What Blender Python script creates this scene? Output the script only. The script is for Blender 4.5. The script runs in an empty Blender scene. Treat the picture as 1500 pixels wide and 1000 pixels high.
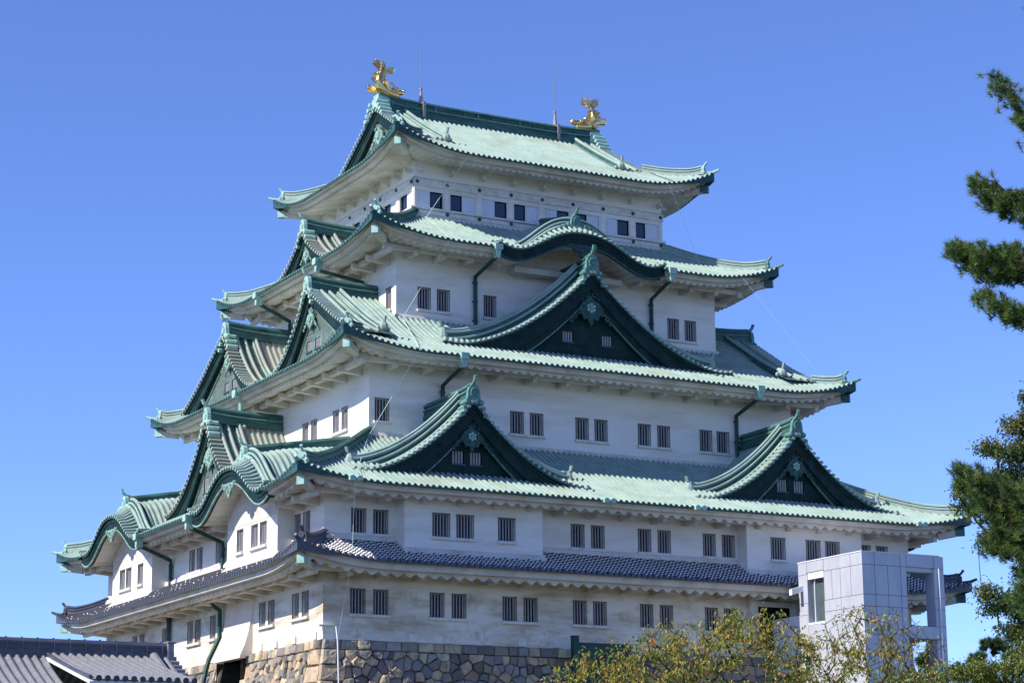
import bpy, math, random
from mathutils import Vector, Matrix
random.seed(7)
R = math.radians
sc = bpy.context.scene
COL = sc.collection

# ---------------------------------------------------------------- camera, sky, sun, exposure
cam_d = bpy.data.cameras.new('camera'); cam = bpy.data.objects.new('camera', cam_d); COL.objects.link(cam)
cam_d.sensor_width = 36.0; cam_d.lens = 3277.2 / 1500 * 36.0; cam_d.clip_end = 8000; cam_d.clip_start = 0.5
yaw, pit, rol = R(28.949), R(13.043), R(-0.519)
fw = Vector((math.cos(pit)*math.sin(yaw), math.cos(pit)*math.cos(yaw), math.sin(pit)))
rt = Vector((math.cos(yaw), -math.sin(yaw), 0)); up = rt.cross(fw)
rt, up = math.cos(rol)*rt + math.sin(rol)*up, -math.sin(rol)*rt + math.cos(rol)*up
M = Matrix((rt, up, -fw)).transposed().to_4x4(); M.translation = Vector((-64.035, -118.453, -10.766))
cam.matrix_world = M
sc.camera = cam

SUN = Vector((-1.0, 0.02, 0.80)).normalized()
w = bpy.data.worlds.new('World'); sc.world = w; w.use_nodes = True
nt = w.node_tree
sky = nt.nodes.new('ShaderNodeTexSky'); sky.sky_type = 'NISHITA'; sky.sun_disc = False
sky.sun_elevation = math.asin(SUN.z); sky.sun_rotation = math.atan2(SUN.x, SUN.y)
sky.altitude = 1500; sky.air_density = 0.9; sky.dust_density = 0.0; sky.ozone_density = 6.0
bg = nt.nodes['Background']; bg.inputs['Strength'].default_value = 0.12
tint = nt.nodes.new('ShaderNodeMix'); tint.data_type = 'RGBA'; tint.blend_type = 'MULTIPLY'; tint.inputs['Factor'].default_value = 1.0
tint.inputs['B'].default_value = (1.07, 1.08, 1.41, 1)
nt.links.new(sky.outputs['Color'], tint.inputs['A']); nt.links.new(tint.outputs['Result'], bg.inputs['Color'])
sl = bpy.data.lights.new('sun', 'SUN'); sl.energy = 4.6; sl.angle = R(0.5); sl.color = (1.0, 0.95, 0.87)
so = bpy.data.objects.new('sun', sl); COL.objects.link(so)
so.rotation_euler = SUN.to_track_quat('Z', 'Y').to_euler()
so.location = SUN * 200
sc.view_settings.view_transform = 'Standard'; sc.view_settings.look = 'None'
sc.view_settings.exposure = 0.45; sc.view_settings.gamma = 1.0
sc.view_settings.use_curve_mapping = False

# ---------------------------------------------------------------- materials
def mat(name, col, col2=None, scale=1.0, rough=0.7, metal=0.0, stretch=(1, 1, 1), c0=0.35, c1=0.65, bump=0.0,
        bscale=8.0, col3=None, scale3=0.3, d0=0.55, d1=0.7, attr=None, spec=0.3, transl=0.0, detail=6):
    m = bpy.data.materials.new(name); m.use_nodes = True
    t = m.node_tree; N = t.nodes; L = t.links
    b = N['Principled BSDF']; b.inputs['Roughness'].default_value = rough; b.inputs['Metallic'].default_value = metal
    b.inputs['Specular IOR Level'].default_value = spec
    tc = N.new('ShaderNodeTexCoord')
    def noise(sc_, st):
        mp = N.new('ShaderNodeMapping'); mp.inputs['Scale'].default_value = st
        L.new(tc.outputs['Object'], mp.inputs['Vector'])
        n = N.new('ShaderNodeTexNoise'); n.inputs['Scale'].default_value = sc_; n.inputs['Detail'].default_value = detail
        n.inputs['Roughness'].default_value = 0.62
        L.new(mp.outputs['Vector'], n.inputs['Vector']); return n
    def mix(fac, a, b_):
        x = N.new('ShaderNodeMix'); x.data_type = 'RGBA'
        L.new(fac, x.inputs['Factor'])
        for s, v in ((x.inputs['A'], a), (x.inputs['B'], b_)):
            if isinstance(v, tuple): s.default_value = (*v, 1)
            else: L.new(v, s)
        return x.outputs['Result']
    def ramp(out, a, b_):
        r = N.new('ShaderNodeMapRange'); r.inputs['From Min'].default_value = a; r.inputs['From Max'].default_value = b_
        L.new(out, r.inputs['Value']); return r.outputs['Result']
    cur = col
    if attr:
        a = N.new('ShaderNodeVertexColor'); a.layer_name = attr; cur = a.outputs['Color']
    if col2:
        n = noise(scale, stretch); cur = mix(ramp(n.outputs['Fac'], c0, c1), cur, col2)
    if col3:
        n = noise(scale3, (1, 1, 1)); cur = mix(ramp(n.outputs['Fac'], d0, d1), cur, col3)
    if isinstance(cur, tuple): b.inputs['Base Color'].default_value = (*cur, 1)
    else: L.new(cur, b.inputs['Base Color'])
    if bump:
        n = noise(bscale, (1, 1, 1)); bp = N.new('ShaderNodeBump'); bp.inputs['Strength'].default_value = bump
        bp.inputs['Distance'].default_value = 0.05
        L.new(n.outputs['Fac'], bp.inputs['Height']); L.new(bp.outputs['Normal'], b.inputs['Normal'])
    if transl:
        tr = N.new('ShaderNodeBsdfTranslucent'); ms = N.new('ShaderNodeMixShader'); ms.inputs[0].default_value = transl
        if isinstance(cur, tuple): tr.inputs['Color'].default_value = (*cur, 1)
        else: L.new(cur, tr.inputs['Color'])
        L.new(b.outputs[0], ms.inputs[1]); L.new(tr.outputs[0], ms.inputs[2])
        L.new(ms.outputs[0], N['Material Output'].inputs['Surface'])
    return m

PLASTER = mat('plaster', (.84, .80, .74), (.64, .56, .45), 0.5, .85, c0=.47, c1=.80, stretch=(.45, .45, 2.2), bump=.08, bscale=5,
              col3=(.60, .55, .46), scale3=1.7, d0=.62, d1=.82)
PLASTER_OLD = mat('weathered_plaster', (.79, .74, .65), (.46, .37, .25), 0.45, .88, c0=.43, c1=.68, stretch=(.6, .6, 2.6), bump=.1,
                  bscale=5, col3=(.32, .24, .15), scale3=1.0, d0=.55, d1=.82)
EAVE = mat('eave_plaster', (.68, .64, .58), (.48, .42, .33), 0.8, .85, c0=.45, c1=.75, bump=.05)
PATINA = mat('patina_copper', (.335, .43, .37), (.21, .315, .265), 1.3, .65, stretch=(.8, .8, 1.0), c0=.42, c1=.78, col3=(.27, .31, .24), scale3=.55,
             d0=.50, d1=.72, bump=.05)
PATINA_TAN = mat('tan_patina_copper', (.36, .39, .32), (.34, .32, .26), 0.9, .6, c0=.35, c1=.65, col3=(.30, .43, .36), scale3=.6, d0=.5, d1=.7)
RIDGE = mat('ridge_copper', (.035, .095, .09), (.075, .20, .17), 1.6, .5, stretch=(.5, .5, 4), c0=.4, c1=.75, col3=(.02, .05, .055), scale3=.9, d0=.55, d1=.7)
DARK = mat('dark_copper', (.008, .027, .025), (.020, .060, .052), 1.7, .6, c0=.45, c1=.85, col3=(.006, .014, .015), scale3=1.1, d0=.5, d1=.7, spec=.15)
GREYGREEN = mat('sunlit_copper_boards', (.13, .17, .145), (.07, .10, .09), 1.2, .65, stretch=(1, 1, 3), c0=.35, c1=.7, col3=(.17, .30, .25), scale3=1.4, d0=.55, d1=.75)  # paler gable boards for the sunlit left side, sunlight put into the colour
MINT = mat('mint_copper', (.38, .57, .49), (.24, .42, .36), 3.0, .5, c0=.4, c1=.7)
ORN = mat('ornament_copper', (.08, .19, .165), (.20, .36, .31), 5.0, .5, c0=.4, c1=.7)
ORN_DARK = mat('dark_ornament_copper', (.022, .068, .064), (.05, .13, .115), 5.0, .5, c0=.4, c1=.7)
ORN_LIT = mat('pale_ornament_copper', (.27, .42, .35), (.12, .20, .17), 4.0, .55, c0=.4, c1=.65)  # lit copy of the ornament copper, brightened for the sunlit gables
TILE = mat('grey_tile', (.042, .044, .058), (.09, .09, .098), 2.0, .42, c0=.4, c1=.7, spec=.5)
TILE_L = mat('silver_tile', (.215, .21, .21), (.29, .285, .285), 3.0, .36, c0=.35, c1=.7, spec=.5, col3=(.17, .17, .18), scale3=6, d0=.55, d1=.7)
TILE_D = mat('dark_ridge_tile', (.055, .058, .078), (.09, .09, .115), 2.0, .4, c0=.4, c1=.7, spec=.5)
MORTAR = mat('white_mortar', (.82, .81, .80), (.62, .60, .58), 5.0, .85, c0=.4, c1=.75)
GLASSD = mat('dark_opening', (.006, .007, .012), None, rough=.6, spec=.05)
GLASSB = mat('blue_glass', (.010, .018, .04), None, rough=.08, spec=.8)
BAR = mat('plastered_bar', (.36, .35, .36), (.25, .24, .25), 6.0, .8, c0=.4, c1=.7)
FRAME = mat('brown_window_frame', (.20, .165, .135), (.12, .10, .08), 5.0, .7)
SILL = mat('sill_plaster', (.74, .71, .66), (.52, .48, .42), 2.5, .85, c0=.45, c1=.75)
PIPE = mat('pipe_copper', (.018, .062, .055), (.05, .15, .12), 2.0, .5, c0=.5, c1=.75)
GOLD = mat('gold_leaf', (1.0, .68, .26), (.80, .48, .14), 3.0, .22, metal=1.0, c0=.4, c1=.7, bump=.25, bscale=7)
ROD = mat('rod_metal', (.42, .42, .44), None, rough=.35, metal=.8)
RUST = mat('pinkish_metal', (.40, .34, .33), (.26, .21, .20), 4.0, .55)
CABLE = mat('pale_green_cable', (.62, .74, .66), None, rough=.6)
STONE = mat('stone', (.3, .3, .3), (.16, .15, .14), 3.5, .9, c0=.45, c1=.85, bump=1.0, bscale=6, attr='Col', col3=(.34, .29, .22), scale3=2.2, d0=.6, d1=.8)
GAP = mat('stone_gap', (.06, .052, .042), (.025, .022, .018), 4.0, .95)
DOOR = mat('brown_door', (.055, .035, .04), (.035, .022, .026), 3.0, .6, stretch=(.3, .3, 6))
GREENB = mat('green_board', (.012, .05, .042), (.02, .075, .062), 2.0, .6, stretch=(.4, .4, 8))
PANEL = mat('panel_metal', (.53, .54, .58), (.46, .47, .52), 1.0, .38, metal=.15, stretch=(2, 2, .5), c0=.4, c1=.65)
JOINT = mat('panel_joint', (.05, .05, .07), None, rough=.7)
GLASSG = mat('grey_green_glass', (.06, .085, .085), (.10, .13, .13), 1.0, .08, spec=.9, c0=.3, c1=.7)
PANELW = mat('painted_panel', (.70, .74, .82), (.62, .66, .74), 2.0, .5)
WHITE = mat('white_metal', (.80, .80, .80), (.72, .72, .73), 2.0, .5)
BARK = mat('bark', (.07, .052, .045), (.035, .027, .025), 9.0, .9, bump=.5, bscale=20)
BARK_P = mat('pine_bark', (.13, .075, .05), (.05, .032, .025), 8.0, .9, bump=.5, bscale=20)
LEAF = mat('leaf', (.2, .2, .05), None, rough=.55, attr='Col', transl=.35)
NEEDLE = mat('needle', (.06, .1, .03), None, rough=.5, attr='Col', transl=.4)
GROUND = mat('grassy_ground', (.12, .12, .085), (.06, .075, .04), 0.6, .95, bump=.3, bscale=6)

# ---------------------------------------------------------------- mesh helper
class MB:
    def __init__(s): s.v = []; s.f = []; s.mi = []; s.c = []
    def add(s, vs, fs, mi=0, col=None):
        o = len(s.v); s.v += [tuple(p) for p in vs]
        for f in fs: s.f.append(tuple(i + o for i in f)); s.mi.append(mi)
        if col is not None: s.c += [col] * len(vs)
        return o
    def box(s, lo, hi, fn=None, mi=0):
        x0, y0, z0 = lo; x1, y1, z1 = hi
        vs = [(x0,y0,z0),(x1,y0,z0),(x1,y1,z0),(x0,y1,z0),(x0,y0,z1),(x1,y0,z1),(x1,y1,z1),(x0,y1,z1)]
        if fn: vs = [fn(*p) for p in vs]
        s.add(vs, [(0,3,2,1),(4,5,6,7),(0,1,5,4),(1,2,6,5),(2,3,7,6),(3,0,4,7)], mi)
    def tube(s, path, r, n=6, mi=0, cap=True, col=None, ref=None):
        path = [Vector(p) for p in path]; k = len(path)
        rs = r if isinstance(r, (list, tuple)) else [r] * k
        vs = []; pu = None
        for i, p in enumerate(path):
            d = (path[min(i+1, k-1)] - path[max(i-1, 0)])
            if d.length < 1e-9: d = Vector((0, 0, 1))
            d.normalize()
            a = ref if ref is not None else (Vector((0, 0, 1)) if abs(d.z) < .9 else Vector((1, 0, 0)))
            if pu is not None and ref is None: a = pu
            e1 = a - d * a.dot(d)
            if e1.length < 1e-6: e1 = d.orthogonal()
            e1.normalize(); e2 = d.cross(e1); pu = e1
            for j in range(n):
                t = 2*math.pi*(j+.5)/n
                vs.append(p + rs[i]*(math.cos(t)*e1 + math.sin(t)*e2))
        fs = [(i*n+j, i*n+(j+1) % n, (i+1)*n+(j+1) % n, (i+1)*n+j) for i in range(k-1) for j in range(n)]
        if cap: fs += [tuple(range(n))[::-1], tuple((k-1)*n+j for j in range(n))]
        s.add(vs, fs, mi, col)
    def sweep(s, path, prof, side, mi=0):
        """profile (a,b): a along per-path side vector, b upward"""
        path = [Vector(p) for p in path]; k = len(path); n = len(prof); vs = []
        for p in path:
            for a, b in prof: vs.append(p + a*side + Vector((0, 0, b)))
        fs = [(i*n+j, i*n+(j+1) % n, (i+1)*n+(j+1) % n, (i+1)*n+j) for i in range(k-1) for j in range(n)]
        fs += [tuple(range(n))[::-1], tuple((k-1)*n+j for j in range(n))]
        s.add(vs, fs, mi)
    def grid(s, cols, mi=0):
        """cols: list of equal-length point lists"""
        n = len(cols[0]); vs = [p for c in cols for p in c]
        s.add(vs, [(i*n+j, (i+1)*n+j, (i+1)*n+j+1, i*n+j+1) for i in range(len(cols)-1) for j in range(n-1)], mi)
    def disc(s, c, nrm, r, n=8, th=.05, mi=0):
        c = Vector(c); nrm = Vector(nrm).normalized()
        s.tube([c, c + nrm*th], r, n, mi)
    def blob(s, c, rad, n=8, m=6, mi=0, col=None):
        c = Vector(c); vs = []
        for i in range(m+1):
            a = math.pi*i/m
            for j in range(n):
                b = 2*math.pi*j/n
                vs.append((c.x+rad[0]*math.sin(a)*math.cos(b), c.y+rad[1]*math.sin(a)*math.sin(b), c.z+rad[2]*math.cos(a)))
        s.add(vs, [(i*n+j, (i+1)*n+j, (i+1)*n+(j+1) % n, i*n+(j+1) % n) for i in range(m) for j in range(n)], mi, col)
    def build(s, name, mats, parent=None, smooth=False, label=None, bevel=0):
        me = bpy.data.meshes.new(name); me.from_pydata(s.v, [], s.f)
        for m in (mats if isinstance(mats, (list, tuple)) else [mats]): me.materials.append(m)
        if any(s.mi): me.polygons.foreach_set('material_index', s.mi)
        if s.c:
            a = me.color_attributes.new('Col', 'FLOAT_COLOR', 'POINT')
            flat = []
            for c in s.c: flat += [c[0], c[1], c[2], 1.0]
            a.data.foreach_set('color', flat)
        if smooth: me.polygons.foreach_set('use_smooth', [True]*len(me.polygons))
        me.validate(); me.update()
        o = bpy.data.objects.new(name, me); COL.objects.link(o)
        if parent: o.parent = parent
        if label: o['label'] = label
        if bevel:
            b = o.modifiers.new('bevel', 'BEVEL'); b.width = bevel; b.segments = 2; b.limit_method = 'ANGLE'
        return o
def thing(name, label, cat, loc=(0, 0, 0), rz=0, group=None):
    o = bpy.data.objects.new(name, None); COL.objects.link(o); o.location = loc; o.rotation_euler = (0, 0, rz)
    o['label'] = label; o['category'] = cat
    if group: o['group'] = group
    return o
def tag(o, label, cat, group=None, kind=None):
    if label: o['label'] = label
    if cat: o['category'] = cat
    if group: o['group'] = group
    if kind: o['kind'] = kind
    return o

# ---------------------------------------------------------------- ground
g = MB()
n = 24
vs = [(x*250-3000, y*250-3000, -12.4) for x in range(n+1) for y in range(n+1)]
g.add(vs, [(i*(n+1)+j, (i+1)*(n+1)+j, (i+1)*(n+1)+j+1, i*(n+1)+j+1) for i in range(n) for j in range(n)])
tag(g.build('ground', GROUND), 'grassy ground around the castle', 'ground', kind='structure')

# ---------------------------------------------------------------- castle keep
KEEP = thing('castle_keep', 'five storey white Japanese castle keep with green copper roofs on a stone base', 'castle')
HX = [18.5, 18.5, 13.873, 10.763, 8.528]
HY = [16.479, 16.479, 11.853, 8.742, 6.507]
OV = [2.50, 2.60, 2.80, 2.84, 2.40]
ZE = [3.70, 7.57, 15.64, 22.94, 29.10]
RISE = [1.30, 3.85, 3.32, 2.75, 5.10]
UPT = [0.82, 0.78, 1.02, 1.10, 1.28]
SD = 'RLEB'
def W(side, s, q, z):
    if side == 'R': return (s, -q, z)
    if side == 'L': return (-q, s, z)
    if side == 'E': return (q, s, z)
    return (s, q, z)
def hq(side, k): return HY[k] if side in 'RB' else HX[k]
def hs(side, k): return HX[k] if side in 'RB' else HY[k]
NRM = {'R': Vector((0, -1, 0)), 'L': Vector((-1, 0, 0)), 'E': Vector((1, 0, 0)), 'B': Vector((0, 1, 0))}
ALONG = {'R': Vector((1, 0, 0)), 'B': Vector((1, 0, 0)), 'L': Vector((0, 1, 0)), 'E': Vector((0, 1, 0))}

class Roof:
    def __init__(s, k):
        s.k = k; s.o = OV[k]; s.ze = ZE[k]; s.R = RISE[k]; s.U = UPT[k]; s.Lc = 5.6
        nx = HX[k+1] if k < 4 else 0
        s.Dm = {'R': s.o + HY[k] - (HY[k+1] if k < 4 else 0.0)}
        if k == 0: s.Dm['R'] = s.o
        for c in 'LEB': s.Dm[c] = s.Dm['R']
        s.D = s.Dm['R']
        if k == 4: s.Dm['L'] = s.Dm['E'] = 3.6
    def E(s, side): return hs(side, s.k) + s.o
    def Q(s, side): return hq(side, s.k) + s.o
    def upt(s, e): return s.U * max(0.0, 1 - max(e, 0)/s.Lc)**2.3
    def z(s, e, d):
        if s.k == 2 and d > s.D: return s.ze + s.R + .62*(d - s.D)
        t = min(max(d, 0)/s.D, 1.0)
        c = .70 if s.k == 2 else .84
        return s.ze + s.R*(c*t + (1-c)*t*t) + s.upt(e)*(1 - t)
    def pt(s, side, a, d, dz=0.0):
        return W(side, a, s.Q(side) - d, s.z(s.E(side) - abs(a), d) + dz)
ROOFS = [Roof(k) for k in range(5)]
GQ = 15.15     # plane of the paired side gables on the third roof
RV = 7.9       # half-length of the top roof between the gable verges

def rib_cols(a0, a1, sp=.345, r=.092):
    n = max(1, round((a1-a0)/sp)); sp = (a1-a0)/n
    out = []
    for i in range(n):
        c = a0 + sp*(i+.5)
        out += [(c-.5*sp, 0), (c-r, .0), (c-.78*r, .92*r), (c, 1.32*r), (c+.78*r, .92*r), (c+r, .0)]
    out.append((a1, 0))
    return out, [a0+sp*(i+.5) for i in range(n)]

HUMP = {('L', 1): [(-9.36, 5.4, 1.75), (9.36, 5.4, 1.75)], ('E', 1): [(-9.36, 5.4, 1.75), (9.36, 5.4, 1.75)], ('R', 3): [(0, 5.6, 1.45)], ('B', 3): [(0, 5.6, 1.45)]}
def in_hump(side, k, a, m=.22):
    for c, w_, h in HUMP.get((side, k), []):
        if abs(a-c) < w_ - m: return True
    return False

def build_roof(k):
    rf = ROOFS[k]; tiles = MB(); eaves = [MB(), MB()]; mort = MB()
    for side in SD:
        E = rf.E(side); D = rf.Dm[side]
        cols, cent = rib_cols(-E+.02, E-.02)
        nr = 12
        def dend(a):
            e = E - abs(a)
            if k == 4 and side in 'RB' and abs(a) <= RV: return D
            if k == 2 and side in 'RB' and HX[3] < abs(a) <= GQ: return rf.Q(side) - 6.2
            return max(min(D, e), .01)
        strips = [[]]
        prev = None
        for a, h in cols:
            st = (2.0 if in_hump(side, k, a, 2.05) else .55) if in_hump(side, k, a) else 0.0
            de = dend(a)
            key = (st, de > 5 and k == 4 and side in 'RB' and abs(a) <= RV, k == 2 and side in 'RB' and HX[3] < abs(a) <= GQ)
            if prev is not None and key != prev: strips.append([])
            prev = key
            de = max(de, st+.01)
            c = [rf.pt(side, a, st + (de-st)*j/nr, h) for j in range(nr+1)]
            strips[-1].append((a, h, st, c))
        for S in strips:
            if len(S) > 1:
                tiles.grid([c for *_, c in S])
                if S[0][2] == 0:      # lip under the eave tiles
                    lip = []
                    for a, h, st, c in S:
                        e = E-abs(a); t = .10 + .42*max(0, 1-e/2.6)**1.3
                        x, y, z = rf.pt(side, a, 0); lip.append([c[0], (x, y, z - t)])
                    tiles.grid(lip, 1)
                    tiles.grid([[l[1], rf.pt(side, S[i][0], min(.35, E-abs(S[i][0])), -.16)] for i, l in enumerate(lip)], 1)
        for a in cent:                 # round eave tiles
            if in_hump(side, k, a): continue
            p = Vector(rf.pt(side, a, 0.0, .0)); tiles.disc(p - NRM[side]*.03, NRM[side], .105, 8, .06, 1)
            if k == 0:                 # white mortar rings on the grey roof
                de = dend(a)
                j = 0
                d = .10 + (.13 if round((a+E)/.345) % 2 else 0)
                while d < de-.05:
                    pr = []
                    if side == 'L' and random.random() > .16: d += .27; continue
                    for dd in (d, d+(.05 if side == 'L' else .11)):
                        pr.append([rf.pt(side, a+x, dd, y+.014) for x, y in ((-.12, .0), (-.095, .075), (0, .118), (.095, .075), (.12, .0))])
                    mort.grid(pr)
                    pr = [[rf.pt(side, a+x, d+.0, .018) , rf.pt(side, a+x, d+.085, .02)] for x in (.09, .245)]
                    if random.random() < .93 and side != 'L': mort.grid(pr)
                    d += .27
        # plastered eave: two fascia steps and wave-bottomed soffit
        sp = (.70, .68, .55, .46, .44)[k]; nw = round(2*(E-.15)/sp)*6; a0 = -(E-.15)
        run = [[]]
        for i in range(nw+1):
            a = a0 + (2*(E-.15))*i/nw
            if in_hump(side, k, a, .16): 
                if run[-1]: run.append([])
                continue
            e = E-abs(a); ph = math.cos(2*math.pi*(a-a0)/(2*(E-.15))*round(2*(E-.15)/sp))
            f1 = (.38, .29, .29, .27, .27)[k]; wv = (.19, .18, .15, .13, .12)[k]*(ph*.5+.5)**.9 + .02
            b = rf.ze + rf.upt(e)
            def P(d, z): return W(side, a if d < e else math.copysign(E-d, a), rf.Q(side)-d, z)
            up_in = rf.ze + rf.upt(e)*.55
            run[-1].append([P(.05, b-.08), P(.30, b-.10), P(.30, b-f1), P(.66, b-f1-.01), P(.66, b-f1-.07-wv*1.1), P(1.0, b-f1-.02-wv), P(rf.o*.65, up_in-.24-wv*.8+.10), P(rf.o+.02, rf.ze + rf.upt(e)*.3-.12-wv*.5)])
        for r_ in run:
            if len(r_) > 1: eaves[1 if k == 3 and sum(p[0][0] for p in r_) > 0 else 0].grid(r_)
    ro = tiles.build('roof', [TILE, TILE_D] if k == 0 else [PATINA, ORN_DARK], KEEP,
                     label='grey tiled lowest roof with white mortar joints' if k == 0 else None)
    if k == 0: mort.build('mortar_joint', MORTAR, ro)
    for eave in eaves:
        if eave.v: eave.build('eave', EAVE, ro)
    # bracket arms and purlin under the eaves
    if k < 4:
        brs = [MB(), MB()]; o = rf.o
        for side in SD:
            hS = hs(side, k); qw = hq(side, k)
            segs = [(-hS-1.3, hS+1.3)]
            for c, w_, h in HUMP.get((side, k), []):
                ns = []
                for a, b in segs:
                    if c-w_+1 > a: ns.append((a, min(b, c-w_+1)))
                    if c+w_-1 < b: ns.append((max(a, c+w_-1), b))
                segs = ns if ns else segs
            zb = ZE[k]-.66
            for a, b in segs:
                br = brs[1 if k == 3 and W(side, (a+b)/2, qw, 0)[0] > 0 else 0]
                zr = zb + (.20 if side in 'RB' else 0); br.box((a, qw+.85, zr+.02), (b, qw+1.12, zr+.30), lambda s, q, z: W(side, s, q, z))
                n = max(1, round((b-a)/2.1))
                for i in range(n+1):
                    s = a+.2+(b-a-.4)*i/n
                    if abs(s) > hS+.3: continue
                    br.box((s-.14, qw-.05, zr-.18), (s+.14, qw+(1.45 if side in 'LE' else 1.19), zr+.13), lambda s, q, z: W(side, s, q, z + (.12 if q > qw+1.3 else 0)))
        for br in brs:
            if br.v: br.build('eave_bracket', EAVE, ro, bevel=.02)
    else:
        for side in SD:
            hS = hs(side, k); qw = hq(side, k)
            for i in range(9):
                s = -hS+.3 + (2*hS-.6)*i/8; br = MB()
                br.box((s-.1, qw-.05, ZE[k]-.75), (s+.1, qw+.5, ZE[k]-.5), lambda s, q, z: W(side, s, q, z))
                br.build('eave_bracket', EAVE, ro)
    # hip ridges
    for sx in (-1, 1):
        for sy in (-1, 1):
            h = MB()
            Ex, Ey = HX[k]+rf.o, HY[k]+rf.o
            Dh = rf.D if k not in (2, 4) else (3.1 if k == 4 else 1.75)
            def hp(t, dz): return Vector((sx*(Ex-t), sy*(Ey-t), rf.z(t, t)+dz))
            sd = Vector((sx, -sy, 0)).normalized(); dg = Vector((sx, sy, 0)).normalized()
            split = -1
            def seg(t0, t1, hh, ww):
                pth = [hp(t0+(t1-t0)*j/10, 0) for j in range(11)]
                if t1 < 1: pth[-1].z += .10; pth[-2].z += .04
                h.sweep(pth, [(-ww, -.05), (-ww, hh*.45), (-ww-.05, hh*.47), (-ww-.05, hh*.55), (-ww*.8, hh*.57), (-ww*.8, hh*.8), (-ww-.03, hh*.82), (-ww*.9, hh*.92), (0, hh*1.08),
                              (ww*.9, hh*.92), (ww+.03, hh*.82), (ww*.8, hh*.8), (ww*.8, hh*.57), (ww+.05, hh*.55), (ww+.05, hh*.47), (ww, hh*.45), (ww, -.05)], sd)
            if split > 0:
                seg(Dh+.1, split, .62, .17); seg(split, .55, .44, .15)
            else: seg(Dh+.1, .55, .5, .16)
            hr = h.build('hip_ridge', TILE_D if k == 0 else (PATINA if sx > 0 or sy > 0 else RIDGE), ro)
            on = MB()
            def oni(p, sc_, m_):
                on.sweep([p - dg*.08, p + dg*.10], [(-.30*sc_, -.05), (-.34*sc_, .12), (-.22*sc_, .2), (-.24*sc_, .42*sc_), (-.1*sc_, .60*sc_), (.1*sc_, .60*sc_), (.24*sc_, .42*sc_), (.22*sc_, .2), (.34*sc_, .12), (.30*sc_, -.05)], sd)
                on.disc(p + dg*.1 + Vector((0, 0, .33*sc_)), dg, .13*sc_, 10, .06)
                on.blob(p+dg*.1+sd*.26*sc_+Vector((0, 0, .08)), (.1, .1, .1)); on.blob(p+dg*.1-sd*.26*sc_+Vector((0, 0, .08)), (.1, .1, .1))
                a = p + Vector((0, 0, .52*sc_))
                on.tube([a - dg*.15, a + dg*.12*sc_+Vector((0, 0, .10)), a+dg*.30*sc_+Vector((0, 0, .34*sc_))], [.07, .075, .085], 6)
            oni(hp(.5, .02), .9, 0)
            if split > 0: oni(hp(split, .1), 1.0, 0)
            p = hp(0, .02)
            on.tube([hp(.5, .04), hp(.05, .05), p+dg*.30+Vector((0, 0, .16))], [.10, .10, .075], 7)
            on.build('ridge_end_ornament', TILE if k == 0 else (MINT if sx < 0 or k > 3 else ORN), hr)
            cp = MB(); b = rf.ze+rf.upt(.5)
            c = hp(.72, 0); c.z = b-.78
            cp.sweep([c-dg*.9-Vector((0, 0, .22)), c+dg*.52], [(-.17, -.16), (-.17, .2), (0, .26), (.17, .2), (.17, -.16)], sd, 0)
            cp.sweep([c+dg*.1, c+dg*.62], [(-.20, -.20), (-.20, .2), (0, .3), (.20, .2), (.20, -.20)], sd, 1)
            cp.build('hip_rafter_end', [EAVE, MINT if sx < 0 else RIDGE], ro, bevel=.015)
    return ro

# walls ---------------------------------------------------------------------------------------------
def wall_side(mb, side, q, s0, s1, z0, z1, holes, depth=.3, mi=0, top=None):
    xs = sorted(set([s0, s1] + [h[i] for h in holes for i in (0, 1)])); zs = sorted(set([z0, z1] + [h[i] for h in holes for i in (2, 3)]))
    xs = [x for x in xs if s0 <= x <= s1]; zs = [z for z in zs if z0 <= z <= z1]
    for i in range(len(xs)-1):
        for j in range(len(zs)-1):
            cx, cz = (xs[i]+xs[i+1])/2, (zs[j]+zs[j+1])/2
            if any(h[0] < cx < h[1] and h[2] < cz < h[3] for h in holes): continue
            mb.add([W(side, xs[i], q, zs[j]), W(side, xs[i+1], q, zs[j]), W(side, xs[i+1], q, zs[j+1]), W(side, xs[i], q, zs[j+1])], [(0, 1, 2, 3)], mi)
    for a, b, c, d in holes:
        A = [W(side, a, q, c), W(side, b, q, c), W(side, b, q, d), W(side, a, q, d)]
        B = [W(side, a, q-depth, c), W(side, b, q-depth, c), W(side, b, q-depth, d), W(side, a, q-depth, d)]
        mb.add(A+B, [(0, 1, 5, 4), (1, 2, 6, 5), (2, 3, 7, 6), (3, 0, 4, 7)], mi)
def window(side, q, h, bars=4, parent=KEEP, frame=True):
    a, b, c, d = h; m = MB(); f = lambda s, q_, z: W(side, s, q_, z)
    m.add([W(side, a, q-.26, c), W(side, b, q-.26, c), W(side, b, q-.26, d), W(side, a, q-.26, d)], [(0, 1, 2, 3)])
    o = m.build('window', GLASSD, parent)
    bm = MB(); w_ = b-a; bw = w_/(2*bars+1.0)
    for i in range(bars):
        x = a + bw*1.15 + i*bw*2
        bm.box((x, q-.135, c+.01), (x+bw*.86, q-.10, d-.01), f)
    bm.build('window_bar', BAR, o)
    if frame:
        fm = MB()
        fm.box((a-.045, q-.02, d), (b+.045, q+.025, d+.05), f); fm.box((b, q-.02, c), (b+.03, q+.012, d), f)
        fm.box((a-.03, q-.02, c), (a, q+.012, d), f)
        fm.build('window_frame', [FRAME], o)
    return o
def sill(side, q, a, b, z, parent=KEEP):
    m = MB(); m.box((a-.10, q-.02, z-.17), (b+.10, q+.15, z-.01), lambda s, q_, zz: W(side, s, q_, zz - (.025 if q_ > q+.05 and zz > z-.1 else 0)))
    m.build('window_sill', SILL, parent, bevel=.012)
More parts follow.
